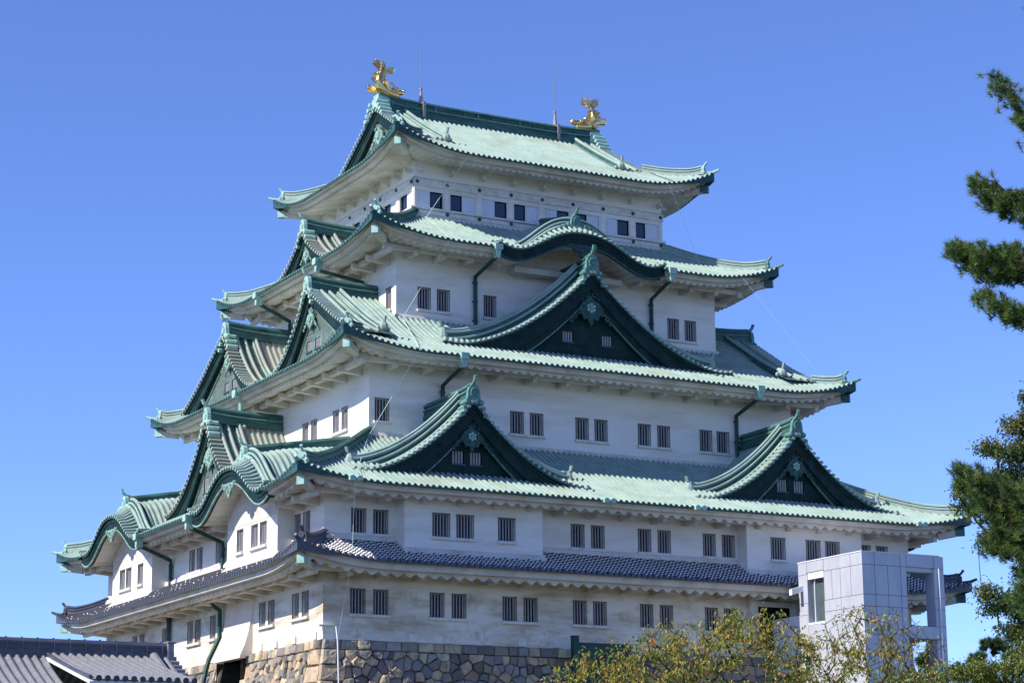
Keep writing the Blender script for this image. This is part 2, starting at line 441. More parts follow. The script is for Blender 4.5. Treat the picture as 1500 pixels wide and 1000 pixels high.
def windows(side, q, cs, w_, z0, z1, bars=4, pairs=()):
    hl = [(c-w_/2, c+w_/2, z0, z1) for c in cs]
    for h in hl: window(side, q, h, bars)
    for grp in pairs:
        sill(side, q, min(cs[i] for i in grp)-w_/2, max(cs[i] for i in grp)+w_/2, z0)
    return hl
def pairs_of(cs):
    out = []; i = 0
    while i < len(cs):
        if i+1 < len(cs) and abs(cs[i+1]-cs[i]) < 1.7: out.append((i, i+1)); i += 2
        else: out.append((i,)); i += 1
    return out
def floor_walls(z0, z1, k, R_, L_, z0w, z1w, m, wR=.78, wL=.80):
    mb = MB()
    for side in SD:
        cs = {'R': R_, 'L': L_}.get(side, [])
        q = hq(side, k); S = hs(side, k)
        wv = wR if side == 'R' else wL
        hl = windows(side, q, cs, wv, z0w, z1w, 4, pairs_of(cs)) if cs else []
        wall_side(mb, side, q, -S, S, z0, z1, hl)
    return mb.build('wall', m, KEEP)
floor_walls(0, 3.78, 0, [-16.6, -15.32, -12.14, -10.88, -7.91, -6.67, -3.68, -2.44, .49, 1.75, 4.67, 5.93, 12.9, 14.1],
            [-14.3, -13.05, -9.9, -8.68, -1.6, .70, 1.9, 6.0, 9.9, 11.2], 1.33, 2.54, PLASTER_OLD)
floor_walls(4.85, 7.72, 1, [-16.58, -15.35, -3.74, -2.49, .46, 1.72, 4.66, 5.92, 15.35, 16.58], [-14.35, -13.15, -2.25, .66, 1.85, 14.0], 5.41, 6.60, PLASTER)
floor_walls(10.6, 15.72, 2, [-13.1, -4.80, -3.55, -.61, .64, 3.53, 4.84, 7.75, 8.95], [-8.78, -7.62, -4.66, -3.44, 3.44, 4.66, 7.62, 8.78], 12.25, 13.45, PLASTER, .80, .76)
floor_walls(18.0, 23.04, 3, [-9.0, -7.78, -4.78, 7.72, 8.95], [-7.8, 7.8], 19.56, 20.78, PLASTER, .76, .62)

# loopholes low on the first floor (pale recessed blocks)
for side, lst in (('R', [-15.9, -13.55, -11.45, -9.2, -7.2, -5.15]), ('L', [-15.6, -13.0, -10.6, -8.6])):
    for s in lst:
        m = MB(); q = hq(side, 0)
        m.box((s-.23, q-.05, .03), (s+.23, q+.09, .42), lambda a, b, c: W(side, a, b, c))
        m.build('loophole_cover', SILL, KEEP, bevel=.015)

# bays on the second floor
def bay(side, c, hw, wins, ww, bars):
    q = hq(side, 1); Q = q+.95; m = MB()
    hl = [(x-ww/2, x+ww/2, 5.33, 6.50) for x in wins]
    wall_side(m, side, Q, c-hw, c+hw, 4.45, 7.62, hl)
    for s in (c-hw, c+hw):
        m.add([W(side, s, q-.02, 4.45), W(side, s, Q, 4.45), W(side, s, Q, 7.62), W(side, s, q-.02, 7.62)], [(0, 1, 2, 3)])
    b = m.build('projecting_bay', PLASTER, KEEP)
    for h in hl: window(side, Q, h, bars, b)
    srt = sorted(wins)
    for g_ in pairs_of(srt): sill(side, Q, srt[g_[0]]-ww/2, srt[g_[-1]]+ww/2, 5.33, b)
    # flared foot meeting the lower roof
    ft = MB(); zb = ROOFS[0].z(20, OV[0]-.95)
    ft.sweep([W(side, c-hw-.12, Q, zb), W(side, c+hw+.12, Q, zb)], [(-.05, .30), (.03, .22), (.22, .05), (.22, -.15), (-.05, -.15)], NRM[side])
    ft.build('bay_foot', EAVE, b)
bay('R', -10.45, 4.02, [-12.38, -11.0, -8.57], .96, 5)
bay('R', 10.45, 3.94, [8.6, 11.0, 12.34], .94, 5)
bay('L', -9.36, 3.45, [-10.92, -9.74, -7.73], .86, 4)
bay('L', 9.36, 3.47, [11.05, 9.92, 7.85], .90, 4)
bay('E', -9.36, 3.45, [], 1, 4); bay('E', 9.36, 3.45, [], 1, 4)

# trim where the walls meet the roofs below
for k, z in ((1, 5.13), (2, 11.40), (3, 18.93), (4, 25.62)):
    m = MB(); dk = MB()
    for side in SD:
        q = hq(side, k); S = hs(side, k)
        m.sweep([W(side, -S-.16, q, z), W(side, S+.16, q, z)], [(-.02, .20), (.08, .17), (.16, .02), (.16, -.12), (-.02, -.12)], NRM[side])
        if k > 1: dk.sweep([W(side, -S-.3, q, z-.12), W(side, S+.3, q, z-.12)], [(-.02, .0), (.30, -.02), (.32, -.30), (-.02, -.3)], NRM[side])
    t = m.build('wall_foot_trim', EAVE, KEEP)
    if k > 1: dk.build('flashing', ORN_DARK, t)

# fifth floor: posts, rails, sliding windows, studs
def top_floor():
    mb = MB(); k = 4
    for side in SD:
        q = hq(side, k); S = hs(side, k); nb = 8 if side in 'RB' else 6; bw = 2*S/nb
        hl = []
        for i in range(nb):
            a = -S+bw*i
            hl.append((a+.24, a+bw-.24, 26.31, 27.30))
        wall_side(mb, side, q, -S, S, 25.2, 29.25, hl, .16)
        f = lambda s, q_, z: W(side, s, q_, z)
        for i, h in enumerate(hl):
            mid = (h[0]+h[1])/2
            first_dark = (i % 2 == 1)
            if side == 'L': first_dark = not first_dark
            dk = (h[0], mid-.03) if first_dark else (mid+.03, h[1])
            wt = (mid-.03, h[1]) if first_dark else (h[0], mid+.03)
            if i in (0, nb-1):   # end bays: shorter pane, plain panel
                dk = (mid+.0, h[1]-.06) if i == 0 else (h[0]+.0, mid-.1)
                wt = (h[0], mid) if i == 0 else (mid-.1, h[1])
            m = MB(); m.add([f(dk[0], q-.14, h[2]), f(dk[1], q-.14, h[2]), f(dk[1], q-.14, h[3]), f(dk[0], q-.14, h[3])], [(0, 1, 2, 3)])
            o = m.build('window', GLASSB, KEEP)
            p = MB(); p.box((wt[0], q-.20, h[2]), (wt[1], q-.07, h[3]), f)
            p.box((wt[0]+.10, q-.075, h[2]+.12), (wt[1]-.10, q-.055, h[3]-.12), f)
            p.build('sliding_panel', PANELW, o, bevel=.012)
            fr = MB()
            fr.box((dk[0]-.0, q-.16, h[2]), (dk[0]+.05, q-.09, h[3]), f); fr.box((dk[1]-.05, q-.16, h[2]), (dk[1], q-.09, h[3]), f)
            fr.box((dk[0], q-.16, h[2]), (dk[1], q-.088, h[2]+.10), f); fr.box((dk[0], q-.16, h[3]-.04), (dk[1], q-.088, h[3]), f)
            fr.build('window_frame', GLASSD, o)
        rl = MB()
        for z0, z1, pr in ((27.56, 27.99, .09), (26.14, 26.27, .17), (25.86, 26.12, .07), (25.50, 25.80, .10), (28.03, 28.06, .05)):
            rl.box((-S-pr+.0005*(side in 'LE'), q-.05, z0), (S+pr-.0005*(side in 'LE'), q+pr, z1), f)
        r_ = rl.build('wall_rail', SILL, KEEP, bevel=.015)
        for i in range(nb+1):
            s = -S+bw*i; s = max(min(s, S-.14), -S+.16)
            for z, pr in ((27.78, .09), (26.0, .07)):
                b = MB(); c = Vector(W(side, s, q+pr, z)); b.blob(c, (.115, .115, .115), 10, 8); b.build('stud', ORN_DARK, r_, smooth=True)
        for i in range(nb+1):
            s = -S+bw*i; ps = MB()
            ps.box((max(s-.17, -S), q-.05, 26.27), (min(s+.17, S), q+.05, 27.56), f)
            ps.build('wall_post', PLASTER, KEEP, bevel=.01)
    mb.build('wall', PLASTER, KEEP)
top_floor()
for k in range(5): build_roof(k)

# gables --------------------------------------------------------------------------------------------
def ornament_pendant(mb, side, s, q, z, sc_):
    n_ = NRM[side]; al = ALONG[side]; c = Vector(W(side, s, q, z))
    U_ = Vector((0, 0, 1))
    mb.disc(c + U_*.15*sc_, n_, .27*sc_, 12, .10)
    for j in range(6):
        t = j*math.pi/3+.5; mb.blob(c+U_*.15*sc_+n_*.1+(al*math.cos(t)+U_*math.sin(t))*.165*sc_, (.08*sc_,)*3, 6, 5, 1)
    mb.blob(c+U_*.15*sc_+n_*.12, (.07*sc_,)*3, 6, 5, 1)
    prof = [(0, .75), (-.18, .5), (-.42, .42), (-.66, .05), (-.50, -.12), (-.34, -.42), (-.18, -.34), (0, -.72), (.18, -.34), (.34, -.42), (.50, -.12), (.66, .05), (.42, .42), (.18, .5)]
    pf = [c+al*a*sc_+U_*b*sc_ for a, b in prof]; nn = len(pf)
    mb.add([p-n_*.03 for p in pf]+[p+n_*.06 for p in pf], [tuple(range(nn, 2*nn))] + [(i, (i+1) % nn, nn+(i+1) % nn, nn+i) for i in range(nn)])
    for a, b, r in ((-.45, .1, .16), (.45, .1, .16), (-.28, -.25, .13), (.28, -.25, .13), (0, -.48, .13), (-.85, -.3, .12), (.85, -.3, .12), (-1.05, -.5, .10), (1.05, -.5, .10), (-.2, .78, .14), (.2, .78, .14), (-.45, .62, .1), (.45, .62, .1), (.62, -.08, .1), (-.62, -.08, .1)):
        p = c+al*a*sc_+U_*b*sc_+n_*.05
        mb.tube([p+(al*math.cos(t)+U_*math.sin(t))*r*sc_*.75 for t in [x*.7 for x in range(9)]], .05*sc_, 5)

def onigawara(mb, side, s, q, z, sc_=1.0):
    n_ = NRM[side]; al = ALONG[side]; U_ = Vector((0, 0, 1)); c = Vector(W(side, s, q, z))
    prof = [(-.42, -.25), (-.50, -.05), (-.36, .05), (-.33, .40), (-.26, .62), (-.12, .76), (.12, .76), (.26, .62), (.33, .40), (.36, .05), (.50, -.05), (.42, -.25)]
    pf = [c+al*a*sc_+U_*b*sc_ for a, b in prof]; nn = len(pf)
    mb.add([p-n_*.10 for p in pf]+[p+n_*.12 for p in pf], [tuple(range(nn, 2*nn)), tuple(range(nn))[::-1]] + [(i, (i+1) % nn, nn+(i+1) % nn, nn+i) for i in range(nn)])
    rim = [c+al*.20*sc_*math.cos(t)+U_*(.36+.22*math.sin(t))*sc_+n_*.13 for t in [x*.65 for x in range(11)]]
    mb.tube(rim, .045*sc_, 5)
    mb.disc(c+U_*.36*sc_+n_*.1, n_, .10*sc_, 8, .06)
    for sg in (-1, 1):
        mb.blob(c+al*sg*.44*sc_-U_*.14*sc_+n_*.06, (.14*sc_,)*3, 7, 6)
    a = c+U_*.74*sc_
    mb.tube([a-n_*.45*sc_, a-n_*.02+U_*.05, a+n_*.20*sc_+U_*.22*sc_, a+n_*.30*sc_+U_*.46*sc_], [.10*sc_, .10*sc_, .095*sc_, .105*sc_], 7)

def ridge_bar(mb, side, s, q0, q1, z, hh, ww, lift=.18):
    al = ALONG[side]; n = 10; pth = []
    for j in range(n+1):
        t = j/n; pth.append(Vector(W(side, s, q0+(q1-q0)*t, z + lift*(1-t)**3)))
    mb.sweep(pth, [(-ww*1.05, -.1), (-ww*1.05, hh*.16), (-ww*.8, hh*.18), (-ww*.8, hh*.40), (-ww*1.0, hh*.43), (-ww*1.0, hh*.52), (-ww*.72, hh*.55), (-ww*.72, hh*.72), (-ww*.95, hh*.75), (-ww*.9, hh*.86), (-ww*.35, hh*1.0),
                   (ww*.35, hh*1.0), (ww*.9, hh*.86), (ww*.95, hh*.75), (ww*.72, hh*.72), (ww*.72, hh*.55), (ww*1.0, hh*.52), (ww*1.0, hh*.43), (ww*.8, hh*.40), (ww*.8, hh*.18), (ww*1.05, hh*.16), (ww*1.05, -.1)], al)
    mb.tube([p + Vector((0, 0, hh*1.0)) for p in pth], .085, 7, 1, ref=al)
    for sg in (-1, 1): mb.tube([p + Vector((0, 0, hh*.5)) + al*sg*ww*1.0 for p in pth], .035, 5, 1, ref=al)

def verge(side, s0, q0, w_, zfun, gp, lit, roofm, board_h=.95, top_ridge=True, kud=2.0, kend=.86, zbot=None, orn_sc=1.0, wins=(), win_z=None, kmat=None, rk=None, dims=(.62, .80, 1.32, 2.25), outer=None, kudh=.29):
    """verge tiles, rake tubes, bargeboards, gable ornament, gable wall for one gable front"""
    al = ALONG[side]; n_ = NRM[side]; U_ = Vector((0, 0, 1))
    vt = MB(); bd = MB(); kd = MB()
    rfk = ROOFS[rk]
    def zsk(s, q_): return rfk.z(rfk.E(side)-abs(s), rfk.Q(side)-q_)-.06
    for sg in (-1, 1):
        NU = 40
        us = [i/NU for i in range(NU+1)]
        ws, zs_ = (w_, zfun) if outer is None or sg != outer[0] else outer[1:]
        P = lambda u, v, dz=0.0, ws=ws, zs_=zs_: Vector(W(side, s0+sg*u*ws, q0-v, zs_(u)+dz))
        # base sheet of the verge strip
        vt.grid([[P(u, v, .0) for v in (0, dims[3])] for u in us], 2)
        vt.grid([[P(u, 0, .0), P(u, 0, -.12)] for u in us], 1)
        # short verge tiles set across the rake
        arc = 0; last = P(0, 0); nxt = .12
        for i in range(1, 241):
            p = P(i/240, 0); arc += (p-last).length; last = p
            if arc > nxt:
                nxt += .35; u = i/240
                vt.tube([P(u, -.07, .05), P(u, dims[0], .05)], .095, 7, 0)
                vt.disc(P(u, -.10, .04), n_, .09, 7, .03, 0)
        vt.tube([P(u, dims[1], .09) for u in us], .11, 7, 0, ref=n_); vt.tube([P(u, dims[2], .09) for u in us], .10, 7, 0, ref=n_)
        if kud:
            ul = [.03+(kend-.03)*i/24 for i in range(25)]
            kh = kudh
            kd.sweep([P(u, kud, 0) for u in ul], [(-.13, -.05), (-.13, kh-.05), (.13, kh-.05), (.13, -.05)], n_, 1)
            kd.tube([P(u, kud, kh) for u in ul], .105, 7, 0, ref=n_); kd.tube([P(u, kud-.18, kh*.55-.05) for u in ul], .075, 7, 0, ref=n_)
            if kh > .5: kd.tube([P(u, kud-.14, kh-.14) for u in ul], .07, 7, 0, ref=n_)
            e = P(kend, kud, 0); kd.tube([P(ul[-2], kud, kh+.1), P(kend, kud, kh+.08), e+al*sg*.2+U_*(kh+.22), e+al*sg*.28+U_*(kh+.48)], [.08, .085, .08, .1], 6)
            kd.blob(e+U_*kh*.6+al*sg*.08, (.26, .26, .16+kh*.42), 8, 6); kd.blob(e+n_*.3+U_*.08, (.14, .14, .14), 6, 5); kd.blob(e-n_*.3+U_*.08, (.14, .14, .14), 6, 5)
        # bargeboards: main board, raised lower edge, inner board
        def P(u, v, dz=0.0):
            s_ = s0+sg*u*ws; return Vector(W(side, s_, q0-v, max(zs_(u)+dz, zsk(s_, q0-v))))
        L0 = [(u, .13, .14+board_h*(.82+.25*u)) for u in us]
        for v0, v1, ta, tb, mi in ((.16, .30, None, None, 0),):
            front = [[P(u, v0, -a), P(u, v0, -b)] for u, a, b in L0]; back = [[P(u, v1, -a), P(u, v1, -b)] for u, a, b in L0]
            bd.grid(front, 0); bd.grid([[f[1], b[1]] for f, b in zip(front, back)], 0)
        bd.grid([[P(u, .10, -.13), P(u, .10, -.30), P(u, .16, -.30)] for u in us], 0)
        bd.grid([[P(u, .02, -.12), P(u, .10, -.13)] for u in us], 0)
        uu = [x*.80 for x in us]
        lo = lambda u: -board_h*(.82+.25*u)
        if not lit:
            bd.grid([[P(u, .28, lo(u)+.05), P(u, .34, lo(u)-.5*board_h-.35*u), P(u, .50, lo(u)-.5*board_h-.35*u)] for u in uu], 2)
            bd.grid([[P(u, .32, lo(u)-.5*board_h-.35*u+.04), P(u, .29, lo(u)-.5*board_h-.35*u-.05), P(u, .42, lo(u)-.5*board_h-.35*u-.05)] for u in uu], 1)
        else:
            bd.grid([[P(u, .44, lo(u)-.20-.15*u), P(u, .42, lo(u)-.36-.15*u), P(u, .56, lo(u)-.36-.15*u)] for u in uu], 1)
    wl = MB(); q = q0-(.50 if lit else .62); NU = 40
    zb = max(zsk(s0, q), zfun(1)-.5)-.05
    wl_q = q
    hol = [(s-.36, s+.36) for s in wins]
    wsd = {-1: w_, 1: w_}; zfd = {-1: zfun, 1: zfun}
    if outer: wsd[outer[0]] = outer[1]; zfd[outer[0]] = outer[2]
    def ztop_at(x):
        g = -1 if x < s0 else 1
        return zfd[g](min(1, abs(x-s0)/wsd[g]))-.1
    xs = sorted(set([s0+wsd[-1]*(i/20-1) for i in range(21)] + [s0+wsd[1]*i/20 for i in range(21)] + [x for h in hol for x in h]))
    for i in range(len(xs)-1):
        a, b = xs[i], xs[i+1]; c = (a+b)/2
        ta, tb = max(ztop_at(a), zb), max(ztop_at(b), zb)
        if any(h[0] < c < h[1] for h in hol):
            wl.add([W(side, a, q, zb), W(side, b, q, zb), W(side, b, q, win_z[0]), W(side, a, q, win_z[0])], [(0, 1, 2, 3)])
            wl.add([W(side, a, q, win_z[1]), W(side, b, q, win_z[1]), W(side, b, q, tb), W(side, a, q, ta)], [(0, 1, 2, 3)])
        else:
            wl.add([W(side, a, q, zb), W(side, b, q, zb), W(side, b, q, tb), W(side, a, q, ta)], [(0, 1, 2, 3)])
    # boards on the gable wall and a base rail
    f = lambda s, q_, z: W(side, s, q_, z)
    z = zfun(1)+.25
    while z < zfun(0)-1.6:
        uu = 0
        while uu < 1 and zfun(uu) > z+1.2: uu += .01
        if uu > .05 and not (win_z and win_z[0]-.1 < z < win_z[1]+.1):
            wl.box((s0-uu*w_, q-.01, z), (s0+uu*w_, q+.02, z+.05), f)
        z += .42
    wl.box((s0-w_*.78, q-.01, zfun(1)-.02), (s0+w_*.78, q+.10, zfun(1)+.16), f)
    wallm = GREYGREEN if lit else DARK  # sun and shade painted in: pale boards on lit gables, dark on the rest
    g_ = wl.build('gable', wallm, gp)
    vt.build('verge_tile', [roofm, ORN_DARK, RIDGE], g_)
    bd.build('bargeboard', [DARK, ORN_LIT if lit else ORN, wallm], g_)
    if kud: kd.build('descending_ridge', [kmat or roofm, RIDGE], g_)
    for s in wins:
        h = (s-.36, s+.36, win_z[0], win_z[1]); a, b, c, d = h
        m = MB()
        m.add([f(a, q-.2, c), f(b, q-.2, c), f(b, q-.2, d), f(a, q-.2, d)], [(0, 1, 2, 3)], 0)
        bw = (b-a)/8.6
        for i in range(4): m.box((a+bw*.8+i*2*bw, q-.12, c), (a+bw*1.9+i*2*bw, q-.04, d), f, 1)
        m.box((a-.06, q-.01, c-.07), (b+.06, q+.06, c), f, 2)
        m.build('gable_window', [GLASSD, BAR, ORN_DARK], g_)
    pn = MB(); ornament_pendant(pn, side, s0, q0-.30, zfun(0)-1.45*board_h-.62*orn_sc, orn_sc)
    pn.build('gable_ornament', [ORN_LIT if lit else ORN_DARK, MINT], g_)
    return g_

def gable(side, k, s0, q0, w_, zt, zf, wins=(), win_z=None, lit=False, roofm=None, p=1.9, bh=.95, osc=1.0, ridge_h=.8, kend=.86, orn=None, dims=(.62, .80, 1.32, 2.25), outer=None, p_kud=None):
    zfun = lambda u: zf + (zt-zf)*max(0, 1-u)**p + .16*max(0, (u-.82)/.18)**2
    roofm = roofm or PATINA
    g_ = verge(side, s0, q0, w_, zfun, KEEP, lit, roofm, bh, rk=k, wins=wins, win_z=win_z, orn_sc=osc, kend=kend, dims=dims, outer=outer, kud=dims[3]-.25, kudh=dims[4] if len(dims) > 4 else .29)
    qb = hq(side, k+1) - .05
    m = MB()
    for sg in (-1, 1):
        if outer and sg == outer[0]: continue
        cols, _ = rib_cols(qb, q0-dims[3]+.04)
        NU = 22; m.grid([[W(side, s0+sg*w_*.985*i/NU, q, zfun(i/NU*.985)+h) for i in range(NU+1)] for q, h in cols])
    m.build('gable_roof', roofm, g_)
    r = MB(); ridge_bar(r, side, s0, q0-.25, qb, zt-.02, ridge_h, .27)
    r.build('ridge', [RIDGE, ORN], g_)
    o = MB(); onigawara(o, side, s0, q0-.1, zt-.1+.18, 1.05*ridge_h/.8)
    for sg in (-1, 1):    # stepped blocks below the ridge end
        for j in range(3):
            c = Vector(W(side, s0+sg*(.40+.14*j), q0-.35, zt-.05-.34*j)); o.tube([c-NRM[side]*.25, c+NRM[side]*.42], .13, 7)
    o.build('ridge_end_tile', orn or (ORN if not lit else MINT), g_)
    return g_

gable('R', 1, -10.35, 17.25, 7.1, 12.6, 8.40, (-11.0, -9.95), (9.32, 10.0), orn=ORN, dims=(.72, .88, .9, 1.65, .92), kend=.9)
gable('R', 1, 10.35, 17.25, 7.1, 12.6, 8.40, (9.6, 10.75), (9.32, 10.0), orn=ORN, dims=(.72, .88, .9, 1.65, .92), kend=.9)
gable('R', 2, 0.0, 12.3, 9.5, 22.0, 16.84, (-1.35, 1.25), (17.86, 18.46), bh=1.05, osc=1.25, ridge_h=.9, kend=.93, dims=(.72, .88, .9, 1.65, 1.0))
for side in 'LE':
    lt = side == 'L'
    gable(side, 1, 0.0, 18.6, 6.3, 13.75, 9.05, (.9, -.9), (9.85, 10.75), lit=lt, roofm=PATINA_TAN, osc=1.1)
    for c in (-6.2, 6.2):
        rf2 = ROOFS[2]; wo = rf2.Q('R') - 6.2 - 1.62
        zo = lambda u: rf2.z(rf2.E('R')-GQ, rf2.Q('R')-6.2-u*wo) + .07
        gable(side, 2, c, GQ, 5.25, 20.46, 16.45, (c-.6, c+.6), (17.15, 17.75), lit=lt, roofm=PATINA_TAN if c > 0 else PATINA, bh=.8, osc=.8, outer=(1 if c > 0 else -1, wo, zo))
    gable(side, 3, 0.0, 12.75, 4.4, 25.8, 23.35, (), None, lit=lt, roofm=PATINA_TAN, bh=.7, osc=.7, ridge_h=.7)
# top roof gables use the main roof's own profile
rf5 = ROOFS[4]; Q5 = rf5.Q('R'); d_h = rf5.E('R') - RV
zg = lambda u: rf5.z(20, (Q5 - u*(Q5-d_h)) ) + .10
for side in 'LE':
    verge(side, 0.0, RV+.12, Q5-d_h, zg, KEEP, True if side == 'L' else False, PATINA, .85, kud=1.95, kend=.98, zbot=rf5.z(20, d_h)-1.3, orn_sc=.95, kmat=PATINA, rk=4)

# main ridge of the top roof
rg = MB()
ztop = rf5.z(20, rf5.D)
pth = [Vector((x*RV/12, 0, ztop-.05 + .22*abs(x/12)**4)) for x in range(-12, 13)]
hh, ww = .95, .34
rg.sweep(pth, [(-ww*1.3, -.2), (-ww*1.3, .1), (-ww, .12), (-ww, hh*.32), (-ww*1.25, hh*.36), (-ww*1.25, hh*.46), (-ww*.9, hh*.5), (-ww*.9, hh*.74), (-ww*1.15, hh*.78), (-ww*1.1, hh*.88), (-ww*.4, hh), (ww*.4, hh),
              (ww*1.1, hh*.88), (ww*1.15, hh*.78), (ww*.9, hh*.74), (ww*.9, hh*.5), (ww*1.25, hh*.46), (ww*1.25, hh*.36), (ww, hh*.32), (ww, .12), (ww*1.3, .1), (ww*1.3, -.2)], Vector((0, 1, 0)))
for y, z, r in ((0, hh, .09), (-ww*1.25, hh*.42, .04), (ww*1.25, hh*.42, .04), (-ww*1.13, hh*.84, .04), (ww*1.13, hh*.84, .04)):
    rg.tube([p + Vector((0, y, z)) for p in pth], r, 6, 1, ref=Vector((0, 1, 0)))
for i in range(15):
    x = -7 + i; rg.box((x-.05, -.40, ztop+.36), (x+.05, .40, ztop+.66), None, 1 if i % 3 == 0 else 0)
rgo = rg.build('ridge', [RIDGE, ORN], KEEP)
for side in 'LE':
    o = MB(); f = lambda s, q_, z: W(side, s, q_, z)
    o.box((-.45, RV-.75, ztop-.1), (.45, RV+.10, ztop+.72), f); o.box((-.36, RV-.7, ztop+.72), (.36, RV+.04, ztop+.98), f)
    for sg in (-1, 1):
        for j in range(4):
            c = Vector(W(side, sg*(.5+.22*j), RV-.2, ztop+.42-.30*j)); o.tube([c-NRM[side]*.35, c+NRM[side]*.48], .14, 8)
    o.build('ridge_end_tile', MINT, rgo, bevel=.03)

# curved (cusped) gables ----------------------------------------------------------------------------
def cusped(side, k, c, w_, H):
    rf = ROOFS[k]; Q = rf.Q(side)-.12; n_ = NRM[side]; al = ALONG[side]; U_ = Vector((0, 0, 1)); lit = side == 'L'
    z0 = rf.ze+.10
    def K(a):
        u = abs(a-c)/w_
        b = .5+.5*math.cos(math.pi*min(u/.80, 1)**1.22)
        return H*b + .34*max(0, (u-.80)/.20)**2
    depth = Q - hq(side, k+1)
    def zz(a, v): 
        kk = K(a)/H
        return z0 + K(a) + kk*(1.0*(1-math.exp(-max(v-.3, 0)/1.2)) + .09*v)
    m = MB(); NS = 72
    ss = [c-w_+2*w_*i/NS for i in range(NS+1)]
    cols, _ = rib_cols(1.83, depth+.05)
    m.grid([[W(side, a, Q-v, zz(a, v)+h) for a in ss] for v, h in cols])
    m.grid([[W(side, a, Q-v, zz(a, v)) for v in (0, .5, 1.0, 1.4, 1.85)] for a in ss], 1)
    m.grid([[W(side, a, Q, zz(a, 0)), W(side, a, Q, zz(a, 0)-.12)] for a in ss], 1)
    arc = 0; last = None; nxt = .15
    for i in range(601):
        a = c-w_+2*w_*i/600; p = Vector(W(side, a, Q, zz(a, 0)))
        if last is not None: arc += (p-last).length
        last = p
        if arc > nxt:
            nxt += .35
            m.tube([Vector(W(side, a, Q+.06, zz(a, 0)+.04)), Vector(W(side, a, Q-.4, zz(a, .4)+.05)), Vector(W(side, a, Q-.85, zz(a, .85)+.05))], .095, 7)
            m.disc(Vector(W(side, a, Q+.05, zz(a, 0)+.04)), n_, .09, 7, .03, 0)
    m.tube([Vector(W(side, a, Q-.98, zz(a, .98)+.08)) for a in ss], .12, 7, ref=n_); m.tube([Vector(W(side, a, Q-1.7, zz(a, 1.7)+.08)) for a in ss], .10, 7, ref=n_)
    zl = lambda a: zz(a, 1.25) + .02
    m.grid([[W(side, a, Q-1.12, zl(a)-.3), W(side, a, Q-1.12, zl(a)+.40), W(side, a, Q-1.38, zl(a)+.40), W(side, a, Q-1.38, zl(a)-.3)] for a in ss[4:-4]], 1)
    m.tube([Vector(W(side, a, Q-1.25, zl(a)+.44)) for a in ss[4:-4]], .10, 7, ref=n_); m.tube([Vector(W(side, a, Q-1.10, zl(a)+.20)) for a in ss[4:-4]], .07, 7, ref=n_)
    # closed flanks where the curve lifts off the main roof
    o = m.build('curved_gable', [PATINA, ORN_DARK], KEEP)
    b = MB()
    bh = .62
    top = lambda a: z0+K(a)-.10
    bot = lambda a: z0+K(a)*.94-.14-bh + .04
    q = Q-.22; NS2 = 72; s2 = [c-(w_-.02)+2*(w_-.02)*i/NS2 for i in range(NS2+1)]
    b.grid([[W(side, a, Q-.02, top(a)), W(side, a, Q-.10, top(a)-.05), W(side, a, Q-.12, top(a)-.26), W(side, a, q+.06, top(a)-.28), W(side, a, q+.06, bot(a)), W(side, a, q-.14, bot(a))] for a in s2], 0)
    b.grid([[W(side, a, q+.075, bot(a)+.07), W(side, a, q+.085, bot(a)-.015), W(side, a, q-.02, bot(a)-.015)] for a in s2], 1)
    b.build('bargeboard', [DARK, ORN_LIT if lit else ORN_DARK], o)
    pl = MB(); nw = round(2*w_/.44)*6
    cl = []
    for i in range(nw+1):
        a = c-(w_-.2)+2*(w_-.2)*i/nw; wv = .10*(.5+.5*math.cos(2*math.pi*i/6))
        cl.append([W(side, a, q-.1, bot(a)+.12-wv), W(side, a, q-.8, bot(a)+.20-wv), W(side, a, hq(side, k)-.05, bot(a)+.34-wv)])
    pl.grid(cl)
    aw = 3.3
    pl.grid([[W(side, c+aw*(x/20), hq(side, k)+ (.97 if k == 1 else .03), ZE[k]-.9), W(side, c+aw*(x/20), hq(side, k)+(.97 if k == 1 else .03), bot(c+aw*(x/20))+.3)] for x in range(-20, 21)])
    if k == 3:
        pl.box((c-3.6, hq(side, k)-.02, ZE[k]-.75), (c+3.6, hq(side, k)+.9, ZE[k]-.42), lambda s, q_, z: W(side, s, q_, z))
    pl.build('arched_soffit', EAVE, o)
    pn = MB(); zc = bot(c)-.02; cc = Vector(W(side, c, q+.02, zc))
    prof = [(-1.1, .12), (-.8, -.02), (-.55, -.28), (-.3, -.30), (-.16, -.55), (0, -.66), (.16, -.55), (.3, -.30), (.55, -.28), (.8, -.02), (1.1, .12)]
    pf = [cc+al*a+U_*b_ for a, b_ in prof]; nn = len(pf)
    pn.add([p-n_*.08 for p in pf]+[p+n_*.05 for p in pf], [tuple(range(nn, 2*nn)), tuple(range(nn))[::-1]]+[(i, (i+1) % nn, nn+(i+1) % nn, nn+i) for i in range(nn)])
    for a, b_, r in ((-.45, -.1, .13), (.45, -.1, .13), (0, -.2, .17), (-.2, -.38, .08), (.2, -.38, .08), (-.75, .04, .09), (.75, .04, .09)):
        p = cc+al*a+U_*b_+n_*.06; pn.tube([p+(al*math.cos(t)+U_*math.sin(t))*r for t in [x*.7 for x in range(9)]], .045, 5)
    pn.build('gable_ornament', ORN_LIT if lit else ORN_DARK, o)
    r = MB(); zr = zz(c, 1.1)
    pth = [Vector(W(side, c, Q-1.1-(depth-1.1)*j/8, zr-.08+(zz(c, depth)-zr+.0)*j/8)) for j in range(9)]
    r.sweep(pth, [(-.28, -.1), (-.28, .12), (-.2, .14), (-.2, .34), (-.26, .36), (-.26, .44), (-.19, .46), (-.19, .62), (-.24, .64), (-.1, .8), (.1, .8), (.24, .64), (.19, .62), (.19, .46), (.26, .44), (.26, .36), (.2, .34), (.2, .14), (.28, .12), (.28, -.1)], al)
    r.build('ridge', RIDGE, o)
